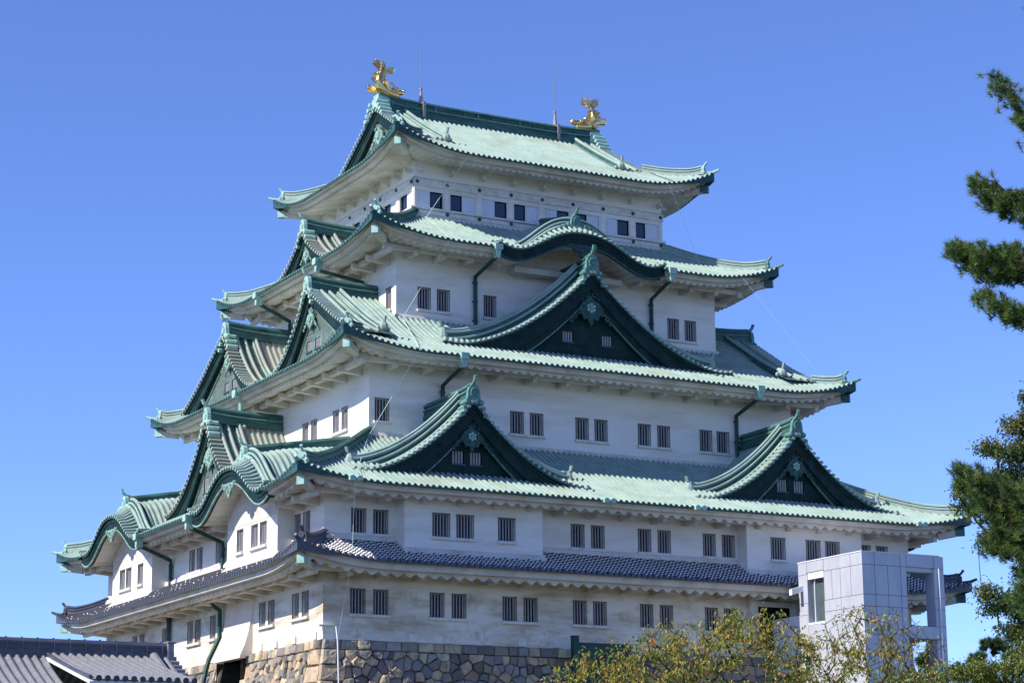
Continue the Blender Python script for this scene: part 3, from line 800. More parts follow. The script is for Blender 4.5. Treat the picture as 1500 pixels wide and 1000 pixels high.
    og = MB(); onigawara(og, side, c, Q-1.0, zr+.02, .95)
    for sg in (-1, 1):
        for j in range(3): og.blob(Vector(W(side, c+sg*(.55+.28*j), Q-.95, zr+.06-.10*j)), (.18, .18, .16-.02*j), 7, 6)
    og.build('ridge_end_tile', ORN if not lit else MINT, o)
for (side, k), lst in HUMP.items():
    if side == 'B': continue
    for c, w_, H in lst: cusped(side, k, c, w_, H)

# rain pipes ----------------------------------------------------------------------------------------
def downpipe(side, k, s, s_wall, zb, head=True, zt=None, straight=None):
    rf = ROOFS[k]; q = hq(side, k); Q = rf.Q(side); e = rf.E(side)-abs(s)
    ze = rf.ze + rf.upt(e); m = MB(); f = lambda a, b, c: W(side, a, b, c)
    m2 = MB()
    m2.sweep([W(side, s, Q+.16, ze+.02), W(side, s, Q-.55, ze-.02)], [(-.24, .12), (-.24, -.16), (-.17, -.24), (.17, -.24), (.24, -.16), (.24, .12)], ALONG[side])
    m2.sweep([W(side, s, Q+.05, ze-.22), W(side, s, Q-.35, ze-.22)], [(-.17, .0), (-.10, -.42), (.10, -.42), (.17, .0)], ALONG[side])
    a = Vector(W(side, s, Q-.2, ze-.55)); b = Vector(W(side, s_wall, q+.16, ze-1.15)); c = Vector(W(side, s_wall, q+.16, zb))
    m.tube([a+Vector((0, 0, .1)), a, b, b-Vector((0, 0, .25)), c], .115, 8)
    for z in (ze-1.5, (ze-1.2+zb)/2, zb+.3):
        if z > zb: m.tube([W(side, s_wall-.17, q+.12, z), W(side, s_wall+.17, q+.12, z)], .05, 5)
    o = m.build('downpipe', PIPE, KEEP, smooth=False)
    m2.build('rain_head', MINT, o)
downpipe('R', 3, -5.75, -5.8, 18.9); downpipe('R', 3, 5.9, 6.1, 18.9)
downpipe('R', 2, -9.55, -9.5, 11.4); downpipe('R', 2, 9.75, 9.83, 11.4)
downpipe('L', 3, -4.05, -4.75, 19.5); downpipe('L', 3, 4.9, 5.95, 19.6)
downpipe('L', 1, -4.0, -3.25, 5.0); downpipe('L', 1, 4.0, 4.93, 5.0)
# lower pipes on the left wall
for s, path in ((-2.6, [(-3.1, 19.6, 3.3), (-3.2, 18.75, 2.7), (-3.2, 18.72, 1.25), (-3.0, 19.25, .0), (-3.0, 19.4, -.6), (-3.0, 20.2, -4.5)]), (4.93, [(4.93, 18.68, 3.3), (4.93, 18.68, .4)])):
    m = MB(); m.tube([W('L', a, b, c) for a, b, c in path], .13, 8); m.build('downpipe', PIPE, KEEP)
# gutter spouts on the second roof's front eave
for s in (-18.0, -3.35, 2.35, 17.4):
    rf = ROOFS[1]; ze = rf.ze+rf.upt(rf.E('R')-abs(s)); m = MB()
    for d in (-.2, .2):
        m.sweep([W('R', s+d, rf.Q('R')+.20, ze-.03), W('R', s+d, rf.Q('R')-.35, ze+.10)], [(-.16, -.12), (-.16, .10), (0, .17), (.16, .10), (.16, -.12)], ALONG['R'])
    m.build('gutter_spout', MINT, KEEP, bevel=.015)
# rain leader on the left third roof dropping on the gable ridge
m = MB(); rf = ROOFS[2]
m.sweep([W('L', .25, rf.Q('L')+.15, 15.72), W('L', .25, rf.Q('L')-.6, 15.68)], [(-.26, .14), (-.26, -.18), (-.17, -.3), (.17, -.3), (.26, -.18), (.26, .14)], ALONG['L'])
m.tube([W('L', .25, rf.Q('L')-.3, 15.4), W('L', .3, rf.Q('L')-.35, 14.3), W('L', -.30, rf.Q('L')-.35, 13.6)], .12, 8); m.build('rain_head', MINT, KEEP)

# lightning cables looping from eave to eave
def cable(pts):
    m = MB(); m.tube(pts, .012 if pts[0][2] < 8 else (.009 if pts[0][0] > 0 else .015), 5); m.build('lightning_cable', CABLE, KEEP)
ev = lambda k, s, z=0: Vector(W('R', s, ROOFS[k].Q('R')+.03, ROOFS[k].ze + ROOFS[k].upt(ROOFS[k].E('R')-abs(s)) + z))
tp = lambda k, s, d: Vector(ROOFS[k].pt('R', s, d, .15))
cable([ev(4, -6.2, -.1), tp(3, -7.9, 4.7)]); cable([tp(3, -7.9, 4.7), ev(3, -8.9, .1)])
cable([ev(3, -8.9, -.1), tp(2, -10.6, 5.4)]); cable([tp(2, -10.6, 5.4), ev(2, -12.3, .1)])
cable([ev(2, -12.3, -.1), tp(1, -14.2, 6.6)]); cable([tp(1, -14.2, 6.6), ev(1, -18.0, .1)])
cable([ev(1, -18.0, -.1), ev(0, -18.1, .1)]); cable([ev(0, -18.1, -.1), (-17.75, -16.6, .0)])
cable([ev(4, 7.6, -.1), tp(3, 9.6, 2.6)]); cable([ev(3, 10.9, -.1), (15.0, -13.0, 17.55)])

# stone-drop chute and doorway on the left wall
m = MB()
ys = (-7.4, -3.65); pr = [(18.51, 3.1), (18.58, 2.2), (18.74, 1.2), (18.95, .5), (19.22, -.12)]
m.grid([[W('L', s, q, z) for q, z in pr] for s in ys])
for s in ys: m.add([W('L', s, q, z) for q, z in pr]+[W('L', s, 18.45, -.12), W('L', s, 18.45, 3.1)], [tuple(range(7))])
m.add([W('L', ys[0], 19.22, -.12), W('L', ys[1], 19.22, -.12), W('L', ys[1], 18.45, -.16), W('L', ys[0], 18.45, -.16)], [(0, 1, 2, 3)])
m.box((ys[0], 18.9, -.22), (ys[1], 19.22, -.125), lambda s, q, z: W('L', s, q, z))
m.build('stone_drop_chute', mat('chute_plaster', (.74, .66, .57), (.66, .52, .40), .35, .85, c0=.45, c1=.7, bump=.05), KEEP)
m = MB(); m.box((-6.8, 17.2, -12.3), (-3.3, 17.35, -.2), lambda s, q, z: W('L', s, q, z))
for j in range(14): m.box((-6.8, 17.345, -4.2+.3*j), (-3.3, 17.39, -4.2+.3*j+.24), lambda s, q, z: W('L', s, q, z))
m.build('entrance_door', DOOR, KEEP)
m = MB(); f = lambda s, q, z: W('R', s, q, z)
m.box((7.1, 16.46, 0.4), (10.2, 16.75, 3.05), f); m.box((7.6, 16.75, .4), (9.7, 16.78, 2.75), f, 1)
m.build('side_doorway', [SILL, GLASSD], KEEP, bevel=.02)
m = MB(); m.box((-18.75, 16.4, .62), (-17.9, 16.62, .70), f); m.build('ledge', SILL, KEEP)

# ---------------------------------------------------------------- golden fish
def fish(name, sx, lobes, label):
    o = thing(name, label, 'statue', (sx*RV*.93, 0, ztop+.90), 0, 'golden fish on the ridge ends')
    o.scale = (.93, .93, .93)
    d = -sx    # head points to the middle
    P = lambda u, y, z: Vector((d*u, y, z))
    b = MB()
    sp = [(1.10, .20, .16), (.80, .26, .28), (.50, .28, .34), (.15, .34, .38), (-.18, .54, .40), (-.36, .88, .36), (-.38, 1.22, .29), (-.30, 1.55, .21), (-.20, 1.82, .15), (-.12, 2.02, .11)]
    b.tube([P(u, 0, z) for u, z, r in sp], [r for *_, r in sp], 12, ref=Vector((0, 1, 0)))
    b.build('body', GOLD, o, smooth=True)
    h = MB()
    h.tube([P(.55, 0, .52), P(.95, 0, .50), P(1.30, 0, .52), P(1.46, 0, .60)], [.26, .21, .17, .08], 8)      # upper jaw
    h.tube([P(.5, 0, .02), P(.9, 0, -.04), P(1.35, 0, -.02), P(1.42, 0, .02)], [.25, .20, .13, .06], 8)      # lower jaw
    for sy in (-1, 1):
        h.blob(P(.78, sy*.30, .60), (.15, .11, .15)); h.blob(P(1.36, sy*.14, .62), (.10, .09, .10))
        h.tube([P(.6, sy*.3, .75), P(.3, sy*.40, .95), P(.15, sy*.42, .92)], [.09, .07, .02], 5)
    h.build('head', GOLD, o, smooth=True)
    def fan(mb, base, tip, spread, nr, bwid=.10, th=.05):
        base = Vector(base); tip = Vector(tip); ax = tip-base; L = ax.length; ax.normalize(); sd = Vector((ax.z, 0, -ax.x))
        pts = [base - sd*bwid, ]
        for i in range(nr*2+1):
            t = i/(nr*2)-.5; rr = L*(1.0 if i % 2 == 0 else .86)*(1-.5*abs(t)**2)
            pts.append(base+ (ax*math.cos(t*spread)+sd*math.sin(t*spread))*rr)
        pts.append(base+sd*bwid); n = len(pts); y = Vector((0, th, 0))
        cv = [p + Vector((0, .12*math.sin(i*1.57), 0)) for i, p in enumerate(pts)]
        mb.add([p-y for p in cv]+[p+y for p in cv], [tuple(range(n))[::-1], tuple(range(n, 2*n))]+[(i, (i+1) % n, n+(i+1) % n, n+i) for i in range(n)])
    t = MB()
    for tip, spr in lobes: fan(t, P(-.14, 0, 1.86), P(tip[0], tip[2], tip[1]), spr, 6, .17)
    t.build('tail_fin', GOLD, o)
    for sy in (-1, 1):
        f_ = MB(); fan(f_, P(-.05, sy*.40, .38), P(-1.05, sy*.62, .82), .6, 4); fan(f_, P(.30, sy*.34, .40), P(-.22, sy*.50, 1.05), .55, 4)
        f_.build('side_fin', GOLD, o)
    for u, z, tu, tz in ((-.62, 1.0, -.82, 1.42), (-.58, 1.3, -.72, 1.72), (-.06, .98, .10, 1.14), (-.12, 1.2, .04, 1.38), (-.12, 1.45, .02, 1.62), (.02, .80, .20, .92)):
        d_ = MB(); fan(d_, P(u, 0, z), P(tu, 0, tz), .9, 3)
        d_.build('back_fin', GOLD, o)
    return o
fish('fish_statue', -1, [((-.70, 2.62, .1), .62), ((-.1, 2.55, .0), .7), ((.72, 2.02, -.1), .62)], 'golden fish statue with raised tail on the near left end of the top ridge')
fish('fish_statue', 1, [((-.82, 2.45, .1), .7), ((-.1, 2.45, 0), .8), ((.62, 2.32, -.1), .7)], 'golden fish statue with spread tail on the far right end of the top ridge')
# lightning rods
for x, lab in ((-4.83, 'thin lightning rod on the top ridge beside the near left golden fish'), (4.8, 'thin lightning rod on the top ridge beside the far right golden fish')):
    o = thing('lightning_rod', lab, 'lightning rod', (x, 0, ztop+.85), 0, 'lightning rods on the ridge')
    m = MB(); m.tube([(0, 0, .85), (0, 0, 3.9)], .034, 6); m.tube([(0, 0, 3.9), (0, 0, 4.4)], [.022, .006], 6); m.build('pole', ROD, o)
    m = MB(); m.tube([(0, 0, .02), (0, 0, .15), (0, 0, .95)], [.16, .15, .06], 8); m.tube([(0, 0, .95), (0, 0, 1.05)], .10, 8)
    m.box((-.09, -.50, -.98), (.09, -.43, .05)); m.box((-.09, -.47, -.02), (.09, .2, .04)); m.build('rod_base', RUST, o)

# ---------------------------------------------------------------- stone base
def clip_poly(poly, px, pz, nx, nz):
    out = []
    for i in range(len(poly)):
        a, b = poly[i], poly[(i+1) % len(poly)]
        da, db = (a[0]-px)*nx+(a[1]-pz)*nz, (b[0]-px)*nx+(b[1]-pz)*nz
        if da <= 0: out.append(a)
        if (da < 0 < db) or (db < 0 < da):
            t = da/(da-db); out.append((a[0]+(b[0]-a[0])*t, a[1]+(b[1]-a[1])*t))
    return out
def stone_face(mb, gap, side, s0, s1, ztop_, zbot_, bat, holes=()):
    rnd = random.Random(ord(side)+11)
    q0 = hq(side, 0)
    P = lambda s, z, o: W(side, s*(1 - z*bat/18.0), q0 - z*bat + o, z)
    cuts = sorted([s0, s1] + [x for h in holes for x in h])
    pal = [(.20, .19, .18), (.26, .245, .22), (.14, .14, .15), (.33, .28, .21), (.38, .33, .26), (.22, .215, .21), (.30, .235, .18), (.17, .17, .185), (.12, .115, .115), (.24, .24, .25)]
    tan = [(.42, .35, .26), (.36, .30, .23), (.33, .27, .21), (.40, .36, .30)]
    for a, b in zip(cuts, cuts[1:]):
        if any(h[0] < (a+b)/2 < h[1] for h in holes): continue
        gap.add([P(a, ztop_, -.05), P(b, ztop_, -.05), P(b, zbot_, -.05), P(a, zbot_, -.05)], [(0, 1, 2, 3)])
        polys = []
        s = a                                   # squared top course
        while s < b-.01:
            wd = rnd.uniform(.5, 1.05)
            if s+wd > b-.45: wd = b-s
            hh = .50+rnd.uniform(-.06, .05)
            polys.append(([(s, -.5), (s+wd, -.5), (s+wd, ztop_), (s, ztop_)], rnd.choice(pal+tan[:2]), .012)); s += wd
        z = -.5; odd = 0                        # long squared corner stones
        ends = []
        while z > zbot_:
            h = rnd.uniform(.62, .85)
            for e, dr in ((a, 1), (b, -1)):
                L = (1.45 if (odd+(dr < 0)) % 2 else .8)*rnd.uniform(.9, 1.1)
                ends.append((e, e+dr*L, z, z-h)); x0, x1 = sorted((e, e+dr*L))
                polys.append(([(x0, z-h), (x1, z-h+rnd.uniform(-.03, .03)), (x1, z), (x0, z)], rnd.choice(tan), .014))
            z -= h; odd += 1
        sites = []
        r = 0; z = -.72
        while z > zbot_-.3:
            s = a+.2+rnd.uniform(0, .5)
            while s < b-.2:
                sites.append((s+rnd.uniform(-.14, .14), z+rnd.uniform(-.17, .17))); s += rnd.choice((.32, .42, .55, .7, .85))
            z -= rnd.uniform(.33, .52)
        for i, (x, zz) in enumerate(sites):
            poly = [(max(a, x-1.2), max(zbot_, zz-1.0)), (min(b, x+1.2), max(zbot_, zz-1.0)), (min(b, x+1.2), min(-.5, zz+1.0)), (max(a, x-1.2), min(-.5, zz+1.0))]
            for (u, v) in sites:
                if (u, v) == (x, zz) or abs(u-x) > 2.2 or abs(v-zz) > 1.8: continue
                L = math.hypot(u-x, (v-zz)); poly = clip_poly(poly, (u+x)/2, (v+zz)/2, (u-x)/L, (v-zz)/L)
                if len(poly) < 3: break
            for (e, f_, zt, zb_) in ends:       # keep clear of the corner stones
                if len(poly) < 3: break
                if zb_-.0 < zz <= zt+.0:
                    sg = 1 if f_ > e else -1
                    poly = clip_poly(poly, f_, 0, -sg, 0)
            if len(poly) >= 3: polys.append((poly, rnd.choice(pal+pal+tan[:2]), rnd.uniform(.008, .022)))
        for poly, col, g_ in polys:
            n = len(poly); cx = sum(p[0] for p in poly)/n; cz = sum(p[1] for p in poly)/n
            pts = []
            for i in range(n):                  # split the sides and roughen
                p, q_ = poly[i], poly[(i+1) % n]; L = math.dist(p, q_)
                if L < .03: continue
                m_ = max(1, int(L/.22)); k_ = .008 if g_ < .016 else .038
                for t in range(m_):
                    f_ = t/m_; pts.append((p[0]+(q_[0]-p[0])*f_+rnd.uniform(-k_, k_), p[1]+(q_[1]-p[1])*f_+rnd.uniform(-k_, k_)))
            n = len(pts)
            if n < 3: continue
            rad = max(math.dist((cx, cz), p) for p in pts)
            v = rnd.uniform(.8, 1.25); c = tuple(min(.6, x*v*1.3*f) for x, f in zip(col, (1.10, .98, .82))); out = rnd.uniform(.03, .22)
            tx, tz = rnd.uniform(-.12, .12), rnd.uniform(-.12, .12)
            lv = []
            for shr, o_ in ((g_, -.05), (g_+.012, out*.5), (g_+.06, out*.95)):
                f_ = max(.3, 1-shr/max(rad*.8, .1))
                lv.append([P(cx+(x-cx)*f_, min(ztop_, cz+(z_-cz)*f_), o_+(tx*(x-cx)+tz*(z_-cz)+rnd.uniform(-.015, .015) if o_ > 0 else 0)) for x, z_ in pts])
            lv.append([P(cx+(x-cx)*.5, cz+(z_-cz)*.5, out+.5*(tx*(x-cx)+tz*(z_-cz))+rnd.uniform(-.02, .03)) for x, z_ in pts])
            vs = [p for l in lv for p in l]+[P(cx, cz, out+rnd.uniform(-.01, .03))]
            fs = [(L_*n+i, L_*n+(i+1) % n, (L_+1)*n+(i+1) % n, (L_+1)*n+i) for L_ in range(3) for i in range(n)]+[(3*n+i, 3*n+(i+1) % n, 4*n) for i in range(n)]
            mb.add(vs, fs, 0, c)
SB = thing('stone_wall', 'sloping base wall of rough grey and tan stones under the castle', 'stone wall')
st = MB(); gp = MB()
stone_face(st, gp, 'R', -18.5, 18.5, -.01, -5.2, .20)
stone_face(st, gp, 'L', -16.48, 16.48, -.01, -5.2, .20, holes=[(-6.8, -3.3)])
for side in 'RL':
    q = hq(side, 0); S = hs(side, 0)
    gp.add([W(side, -S*1.055, q+1.0, -5.2), W(side, S*1.055, q+1.0, -5.2), W(side, S*1.16, q+2.9, -12.5), W(side, -S*1.16, q+2.9, -12.5)], [(0, 1, 2, 3)])
for side in 'EB':
    q = hq(side, 0); S = hs(side, 0)
    gp.add([W(side, -S, q, -.01), W(side, S, q, -.01), W(side, S*1.16, q+2.9, -12.5), W(side, -S*1.16, q+2.9, -12.5)], [(0, 1, 2, 3)])
jb = MB()
for s in (-6.8, -3.3): jb.box((s-(.03 if s < -5 else 0), 17.3, -5.2), (s+(.0 if s < -5 else .03), 18.9, -.2), lambda a, b, c: W('L', a, b, c))
st.build('stone', STONE, SB); gp.build('earth_core', GAP, SB); jb.build('door_jamb', GAP, SB)
m = MB(); m.tube([(-17.85, -16.62, .62), (-17.86, -16.85, -.1), (-18.0, -17.35, -2.6), (-18.2, -18.2, -6.0), (-18.4, -19.4, -12.3)], .034, 7)
tag(m.build('conduit', WHITE), 'thin white conduit running down the stone base beside its near corner', 'conduit')
# green board gate
G_ = thing('board_fence', 'dark green board fence with a taller post at the right end of the stone wall', 'fence', (-4.75, -17.75, -2.2))
m = MB(); m.box((-.18, -.16, -2.0), (.16, .16, 2.72)); m.box((-.2, -.18, 2.72), (.18, .18, 2.78)); m.build('post', GREENB, G_, bevel=.02)
m = MB()
for j in range(12): m.box((.16, -.06+.006*(j % 2), -.9+.28*j), (3.4, .02, -.9+.28*j+.265))
m.build('board', GREENB, G_)

# ---------------------------------------------------------------- elevator tower
ET = thing('elevator_tower', 'modern elevator tower clad in pale metal panels at the right side of the castle', 'tower')
X0, X1, Y0, Y1, ZT = 8.50, 13.93, -25.0, -19.35, 4.86
m = MB(); jn = MB()
xm = 11.40
# solid left part
lw = (-21.62, -20.15, 1.55, 4.28)       # window in the left face (y0,y1,z0,z1)
def face_x(x, y0, y1, z0, z1, hole):
    ys = sorted([y0, hole[0], hole[1], y1]); zs = sorted([z0, hole[2], hole[3], z1])
    for i in range(3):
        for j in range(3):
            if i == 1 and j == 1: continue
            m.add([(x, ys[i], zs[j]), (x, ys[i+1], zs[j]), (x, ys[i+1], zs[j+1]), (x, ys[i], zs[j+1])], [(0, 1, 2, 3)])
face_x(X0, Y0, Y1, -12.3, ZT, lw)
m.add([(X0, lw[0], lw[2]), (X0, lw[1], lw[2]), (X0, lw[1], lw[3]), (X0, lw[0], lw[3]), (X0+.35, lw[0], lw[2]), (X0+.35, lw[1], lw[2]), (X0+.35, lw[1], lw[3]), (X0+.35, lw[0], lw[3])], [(0, 1, 5, 4), (1, 2, 6, 5), (2, 3, 7, 6), (3, 0, 4, 7)])
m.add([(X0, Y0, -12.3), (xm, Y0, -12.3), (xm, Y0, ZT), (X0, Y0, ZT)], [(0, 1, 2, 3)])
m.add([(xm, Y0, -12.3), (xm, -22.6, -12.3), (xm, -22.6, 4.0), (xm, Y0, 4.0)], [(0, 1, 2, 3)])
m.add([(X0, Y1, -12.3), (X1, Y1, -12.3), (X1, Y1, -1.2), (X0, Y1, -1.2)], [(0, 1, 2, 3)])
m.add([(X0, Y1, -1.2), (10.6, Y1, -1.2), (10.6, Y1, ZT), (X0, Y1, ZT)], [(0, 1, 2, 3)])
m.add([(X0, Y0, ZT), (X1, Y0, ZT), (X1, Y1, ZT), (X0, Y1, ZT)], [(0, 1, 2, 3)])
m.build('tower_body', PANEL, ET)
m = MB()
m.box((xm, Y0, 4.22), (X1, Y0+.75, ZT-.004)); m.box((xm+.01, Y0+.12, 3.98), (13.28, Y0+.62, 4.22))
m.box((xm, Y0+.75, 4.3), (X1, Y1, ZT-.006)); 
m.build('top_beam', PANEL, ET)
for (a, b, c, d) in ((13.27, X1, Y0, Y0+.75), (13.27, X1, Y1-.8, Y1), (11.75, 12.25, -21.9, -21.4)):
    m = MB(); m.box((a, c+.001, -12.3), (b-.001, d, 4.22)); m.build('column', PANEL, ET)
m = MB(); m.box((xm, Y0+.002, .42), (13.27, Y0+.7, 1.10)); m.box((xm, Y0+.7, .5), (13.9, Y1, 1.0)); m.build('landing_beam', PANEL, ET)
m = MB(); m.box((xm, Y0+.003, -12.3), (13.27, Y0+.7, -2.0)); m.build('lower_panel', PANEL, ET)
m = MB()
m.add([(X0+.33, lw[0], lw[2]), (X0+.33, lw[1], lw[2]), (X0+.33, lw[1], lw[3]-.35), (X0+.33, lw[0], lw[3]-.35)], [(0, 1, 2, 3)])
wo = m.build('window', GLASSG, ET)
m = MB(); m.box((X0+.05, lw[0], lw[3]-.38), (X0+.32, lw[1], lw[3]-.003)); m.box((X0+.22, lw[1]-.35, lw[2]), (X0+.32, lw[1]-.30, lw[3]-.38)); m.box((X0-.02, lw[0], lw[2]-.10), (X0+.33, lw[1], lw[2]+.003)); m.build('window_frame', WHITE, wo)
# panel joints
J = .022
for z in (4.18, 2.62, 2.0, -.5, -2.2, -3.8):
    for a, b in ((Y0, lw[0]), (lw[1], Y1)) if lw[2] < z < lw[3] else ((Y0, Y1),): jn.box((X0-.004, a, z), (X0+.01, b, z+J))
    jn.box((X0, Y0-.004, z), (xm, Y0+.01, z+J))
    if z in (4.18, 2.62, 2.0, -2.2): jn.box((13.27, Y0-.004, z), (X1, Y0+.01, z+J))
for z in (.42, 1.10): jn.box((xm, Y0-.003, z), (X1, Y0+.01, z+J))
for y in (-24.0, -23.1, -22.35, -21.65): jn.box((X0-.004, y, 2.62), (X0+.01, y+J, 4.18 if y < -21.7 else ZT))
for y in (-24.0, -21.65, -20.15): jn.box((X0-.004, y, 4.18), (X0+.01, y+J, ZT))
for y in (-23.1, -21.65, -20.15): jn.box((X0-.004, y, -6), (X0+.01, y+J, 2.62 if y < -21.8 else 1.5))
for x in (9.30, 10.15, 11.0): jn.box((x, Y0-.004, -6), (x+J, Y0+.01, 4.18))
for x in (9.30, 11.0): jn.box((x, Y0-.004, 4.18), (x+J, Y0+.01, ZT))
for x in (11.40, 13.27): jn.box((x, Y0-.004, 4.22), (x+J, Y0+.01, ZT))
jn.build('panel_joint', JOINT, ET)
m = MB(); m.box((X0-.03, Y0-.03, ZT), (X1-.25, Y1+.03, ZT+.05)); m.build('roof_edge', WHITE, ET)
m = MB(); m.box((X0-.75, -19.75, 3.30), (X0-.005, -19.5, 3.62), lambda x, y, z: (x, y, z+.0 - (.22 if x < X0-.3 else 0))); m.build('canopy', WHITE, ET)
m = MB(); m.box((X0+.06, -19.345, -1.0), (X0+.3, -16.6, 2.05)); m.box((X0+.3, -19.34, -.9), (10.4, -16.6, -.6)); m.build('bridge_parapet', WHITE, ET)
m = MB(); m.tube([(13.55, Y0-.06, -6), (13.55, Y0-.06, 4.2)], .04, 6); m.build('conduit', WHITE, ET)

# ---------------------------------------------------------------- gatehouse, lower left
GH = thing('gatehouse', 'low building with silvery grey tile roof in front of the castle at lower left', 'gatehouse', (-36.0, -42.6, -12.4))
def gz(d): return 8.72 - (.60*d - .035*d*d) if d < 4 else 8.72-1.84-(d-4)*.32
xL, xR = -17.0, -.15
def tile_slope(mb, x0, x1, zf, d1, sp, r, sgn=-1):
    n = round((x1-x0)/sp); sp = (x1-x0)/n; NR = 30
    cols = []
    for i in range(n):
        c = x0+sp*(i+.5)
        for a, h in ((-.5*sp, -.03), (-.32*sp, -.01), (-r, 0), (-.8*r, .6*r), (-.3*r, .98*r), (.3*r, .98*r), (.8*r, .6*r), (r, 0), (.32*sp, -.01)):
            cl = []
            for j in range(NR+1):
                d = d1*j/NR
                st = 0.012*(1-(d*3.6) % 1.0)
                cl.append((c+a, sgn*d, zf(d)+h+st))
            cols.append(cl)
    mb.grid(cols)
    for i in range(n):
        c = x0+sp*(i+.5); mb.disc((c, sgn*(d1+.0), zf(d1)+.02), (0, sgn, -.2), r*1.15, 10, .05, 1)
        d = .25
        while d < d1:      # tile joints on the round rows
            mb.grid([[(c+a, sgn*dd, zf(dd)+h) for a, h in ((-r*1.06, 0), (-.82*r*1.08, .62*r*1.1), (0, 1.09*r), (.82*r*1.08, .62*r*1.1), (r*1.06, 0))] for dd in (d, d+.035)])
            d += .28
gzr = lambda d: 8.72 - .56*d + .012*d*d
m = MB(); tile_slope(m, xL, -4.6, gz, 6.5, .31, .085); tile_slope(m, -1.25, xR-.55, gzr, 6.5, .31, .085); tile_slope(m, xL, xR-.55, gz, 6.5, .31, .085, 1)
rfo = m.build('roof', [TILE_L, TILE_D], GH)
m = MB()
gz2 = lambda d: 8.74 - .30*d + .012*d*d
m2 = MB(); tile_slope(m2, -4.55, -.95, gz2, 5.15, .31, .09)
u = m2.build('upper_roof', [TILE_L, TILE_D], GH)
m.box((-4.72, -5.2, 0), (-4.58, -.02, 1), lambda x, y, z: (x, y, gz2(-y) - (.08 if z > .5 else .17)))
m.box((-4.57, -5.1, 0), (-.95, -5.0, 1), lambda x, y, z: (x, y, gz2(5.1) - (.06 if z > .5 else .5)))
m.build('white_verge_board', WHITE, u)
m = MB(); m.tube([(-4.60, -.1-j*.44, gz2(.1+j*.44)+.03) for j in range(12)], .07, 7); m.build('verge_tile', TILE_D, u)
m = MB()
m.sweep([(xL, 0, 8.62), (xR-.1, 0, 8.62)], [(-.26, -.1), (-.26, .22), (-.21, .24), (-.21, .40), (-.23, .42), (-.23, .50), (-.12, .62), (.12, .62), (.23, .50), (.23, .42), (.21, .40), (.21, .24), (.26, .22), (.26, -.1)], Vector((0, 1, 0)))
x = xL+.3
while x < xR-.2:
    m.box((x, -.275, 8.55), (x+.02, .275, 9.13)); m.box((x+.0, -.06, 9.2), (x+.05, .06, 9.28)); x += .56
rr = m.build('ridge', TILE_D, GH)
m = MB(); m.box((xR-.12, -.30, 8.35), (xR+.12, .30, 9.22)); m.box((xR-.14, -.34, 9.22), (xR+.2, .34, 9.29)); m.blob((xR+.12, 0, 8.85), (.10, .2, .2)); m.build('ridge_end_tile', TILE_L, rr, bevel=.03)
m = MB()
m.tube([(xR-.62, -.25-.22*j, gzr(.25+.22*j)+.16) for j in range(27)], .17, 9); m.tube([(xR-.18, -.2-.22*j, gzr(.2+.22*j)+.08) for j in range(27)], .09, 8)
d = .1
while d < 6: m.tube([(xR-.2, -d, gzr(d)+.03), (xR+.26, -d, gzr(d)+.03)], .085, 8); d += .30
m.grid([[(xR-.75, -d*.25, gzr(d*.25)+.0), (xR+.1, -d*.25, gzr(d*.25)+.0)] for d in range(25)])
m.build('verge_tile', TILE_L, rfo, smooth=False)
m = MB(); m.box((xL+.5, -4.6, 0), (xR-.7, 4.6, 5.6)); m.add([(xR-.7, -4.6, 5.6), (xR-.7, 4.6, 5.6), (xR-.7, 0, 8.5)], [(0, 1, 2)]); m.build('wall', PLASTER, GH)

# ---------------------------------------------------------------- trees
def colj(rnd, c, j=.2): 
    v = rnd.uniform(1-j, 1+j); return (c[0]*v*rnd.uniform(.9, 1.1), c[1]*v, c[2]*v*rnd.uniform(.85, 1.15))
class Tree:
    def __init__(s, seed): s.r = random.Random(seed); s.n = []; s.p = []; s.len = []
    def add(s, pos, par): s.n.append(Vector(pos)); s.p.append(par); s.len.append(0 if par < 0 else s.len[par]+(Vector(pos)-s.n[par]).length); return len(s.n)-1
    def trunk(s, pts):
        i = -1
        for p in pts: i = s.add(p, i)
        return i
    def reach(s, t, k=.35, jit=.12, seg=.35, lift=.15):
        t = Vector(t); best = None
        for i, q in enumerate(s.n):
            c = (t-q).length + k*s.len[i]
            if best is None or c < best[0]: best = (c, i)
        i = best[1]; a = s.n[i].copy(); L = (t-a).length; m = max(1, int(L/seg)); j = i
        for x in range(1, m+1):
            f = x/m; p = a.lerp(t, f)
            w_ = math.sin(math.pi*f)*L
            p += Vector((s.r.uniform(-1, 1), s.r.uniform(-1, 1), s.r.uniform(-1, 1)))*jit*min(L, 1)*(1 if x < m else .2) + Vector((0, 0, -lift*w_*.5))
            j = s.add(p, j)
        return j
    def mesh(s, name, m_, parent, r0, ex=.45, rmax=.3, n=5):
        cnt = [0]*len(s.n)
        kids = [0]*len(s.n)
        for i in range(len(s.n)): 
            if s.p[i] >= 0: kids[s.p[i]] += 1
        for i in range(len(s.n)-1, -1, -1):
            if kids[i] == 0: cnt[i] += 1
            if s.p[i] >= 0: cnt[s.p[i]] += cnt[i]
        rad = [min(rmax, r0*c**ex) for c in cnt]
        mb = MB()
        for i in range(len(s.n)):
            if s.p[i] >= 0:
                rp = rad[s.p[i]] if rad[s.p[i]] < rad[i]*1.7 else rad[i]*1.25
                mb.tube([s.n[s.p[i]], s.n[i]], [rp, rad[i]], n if rad[i] > .02 else 3, cap=False)
        return mb.build(name, m_, parent)
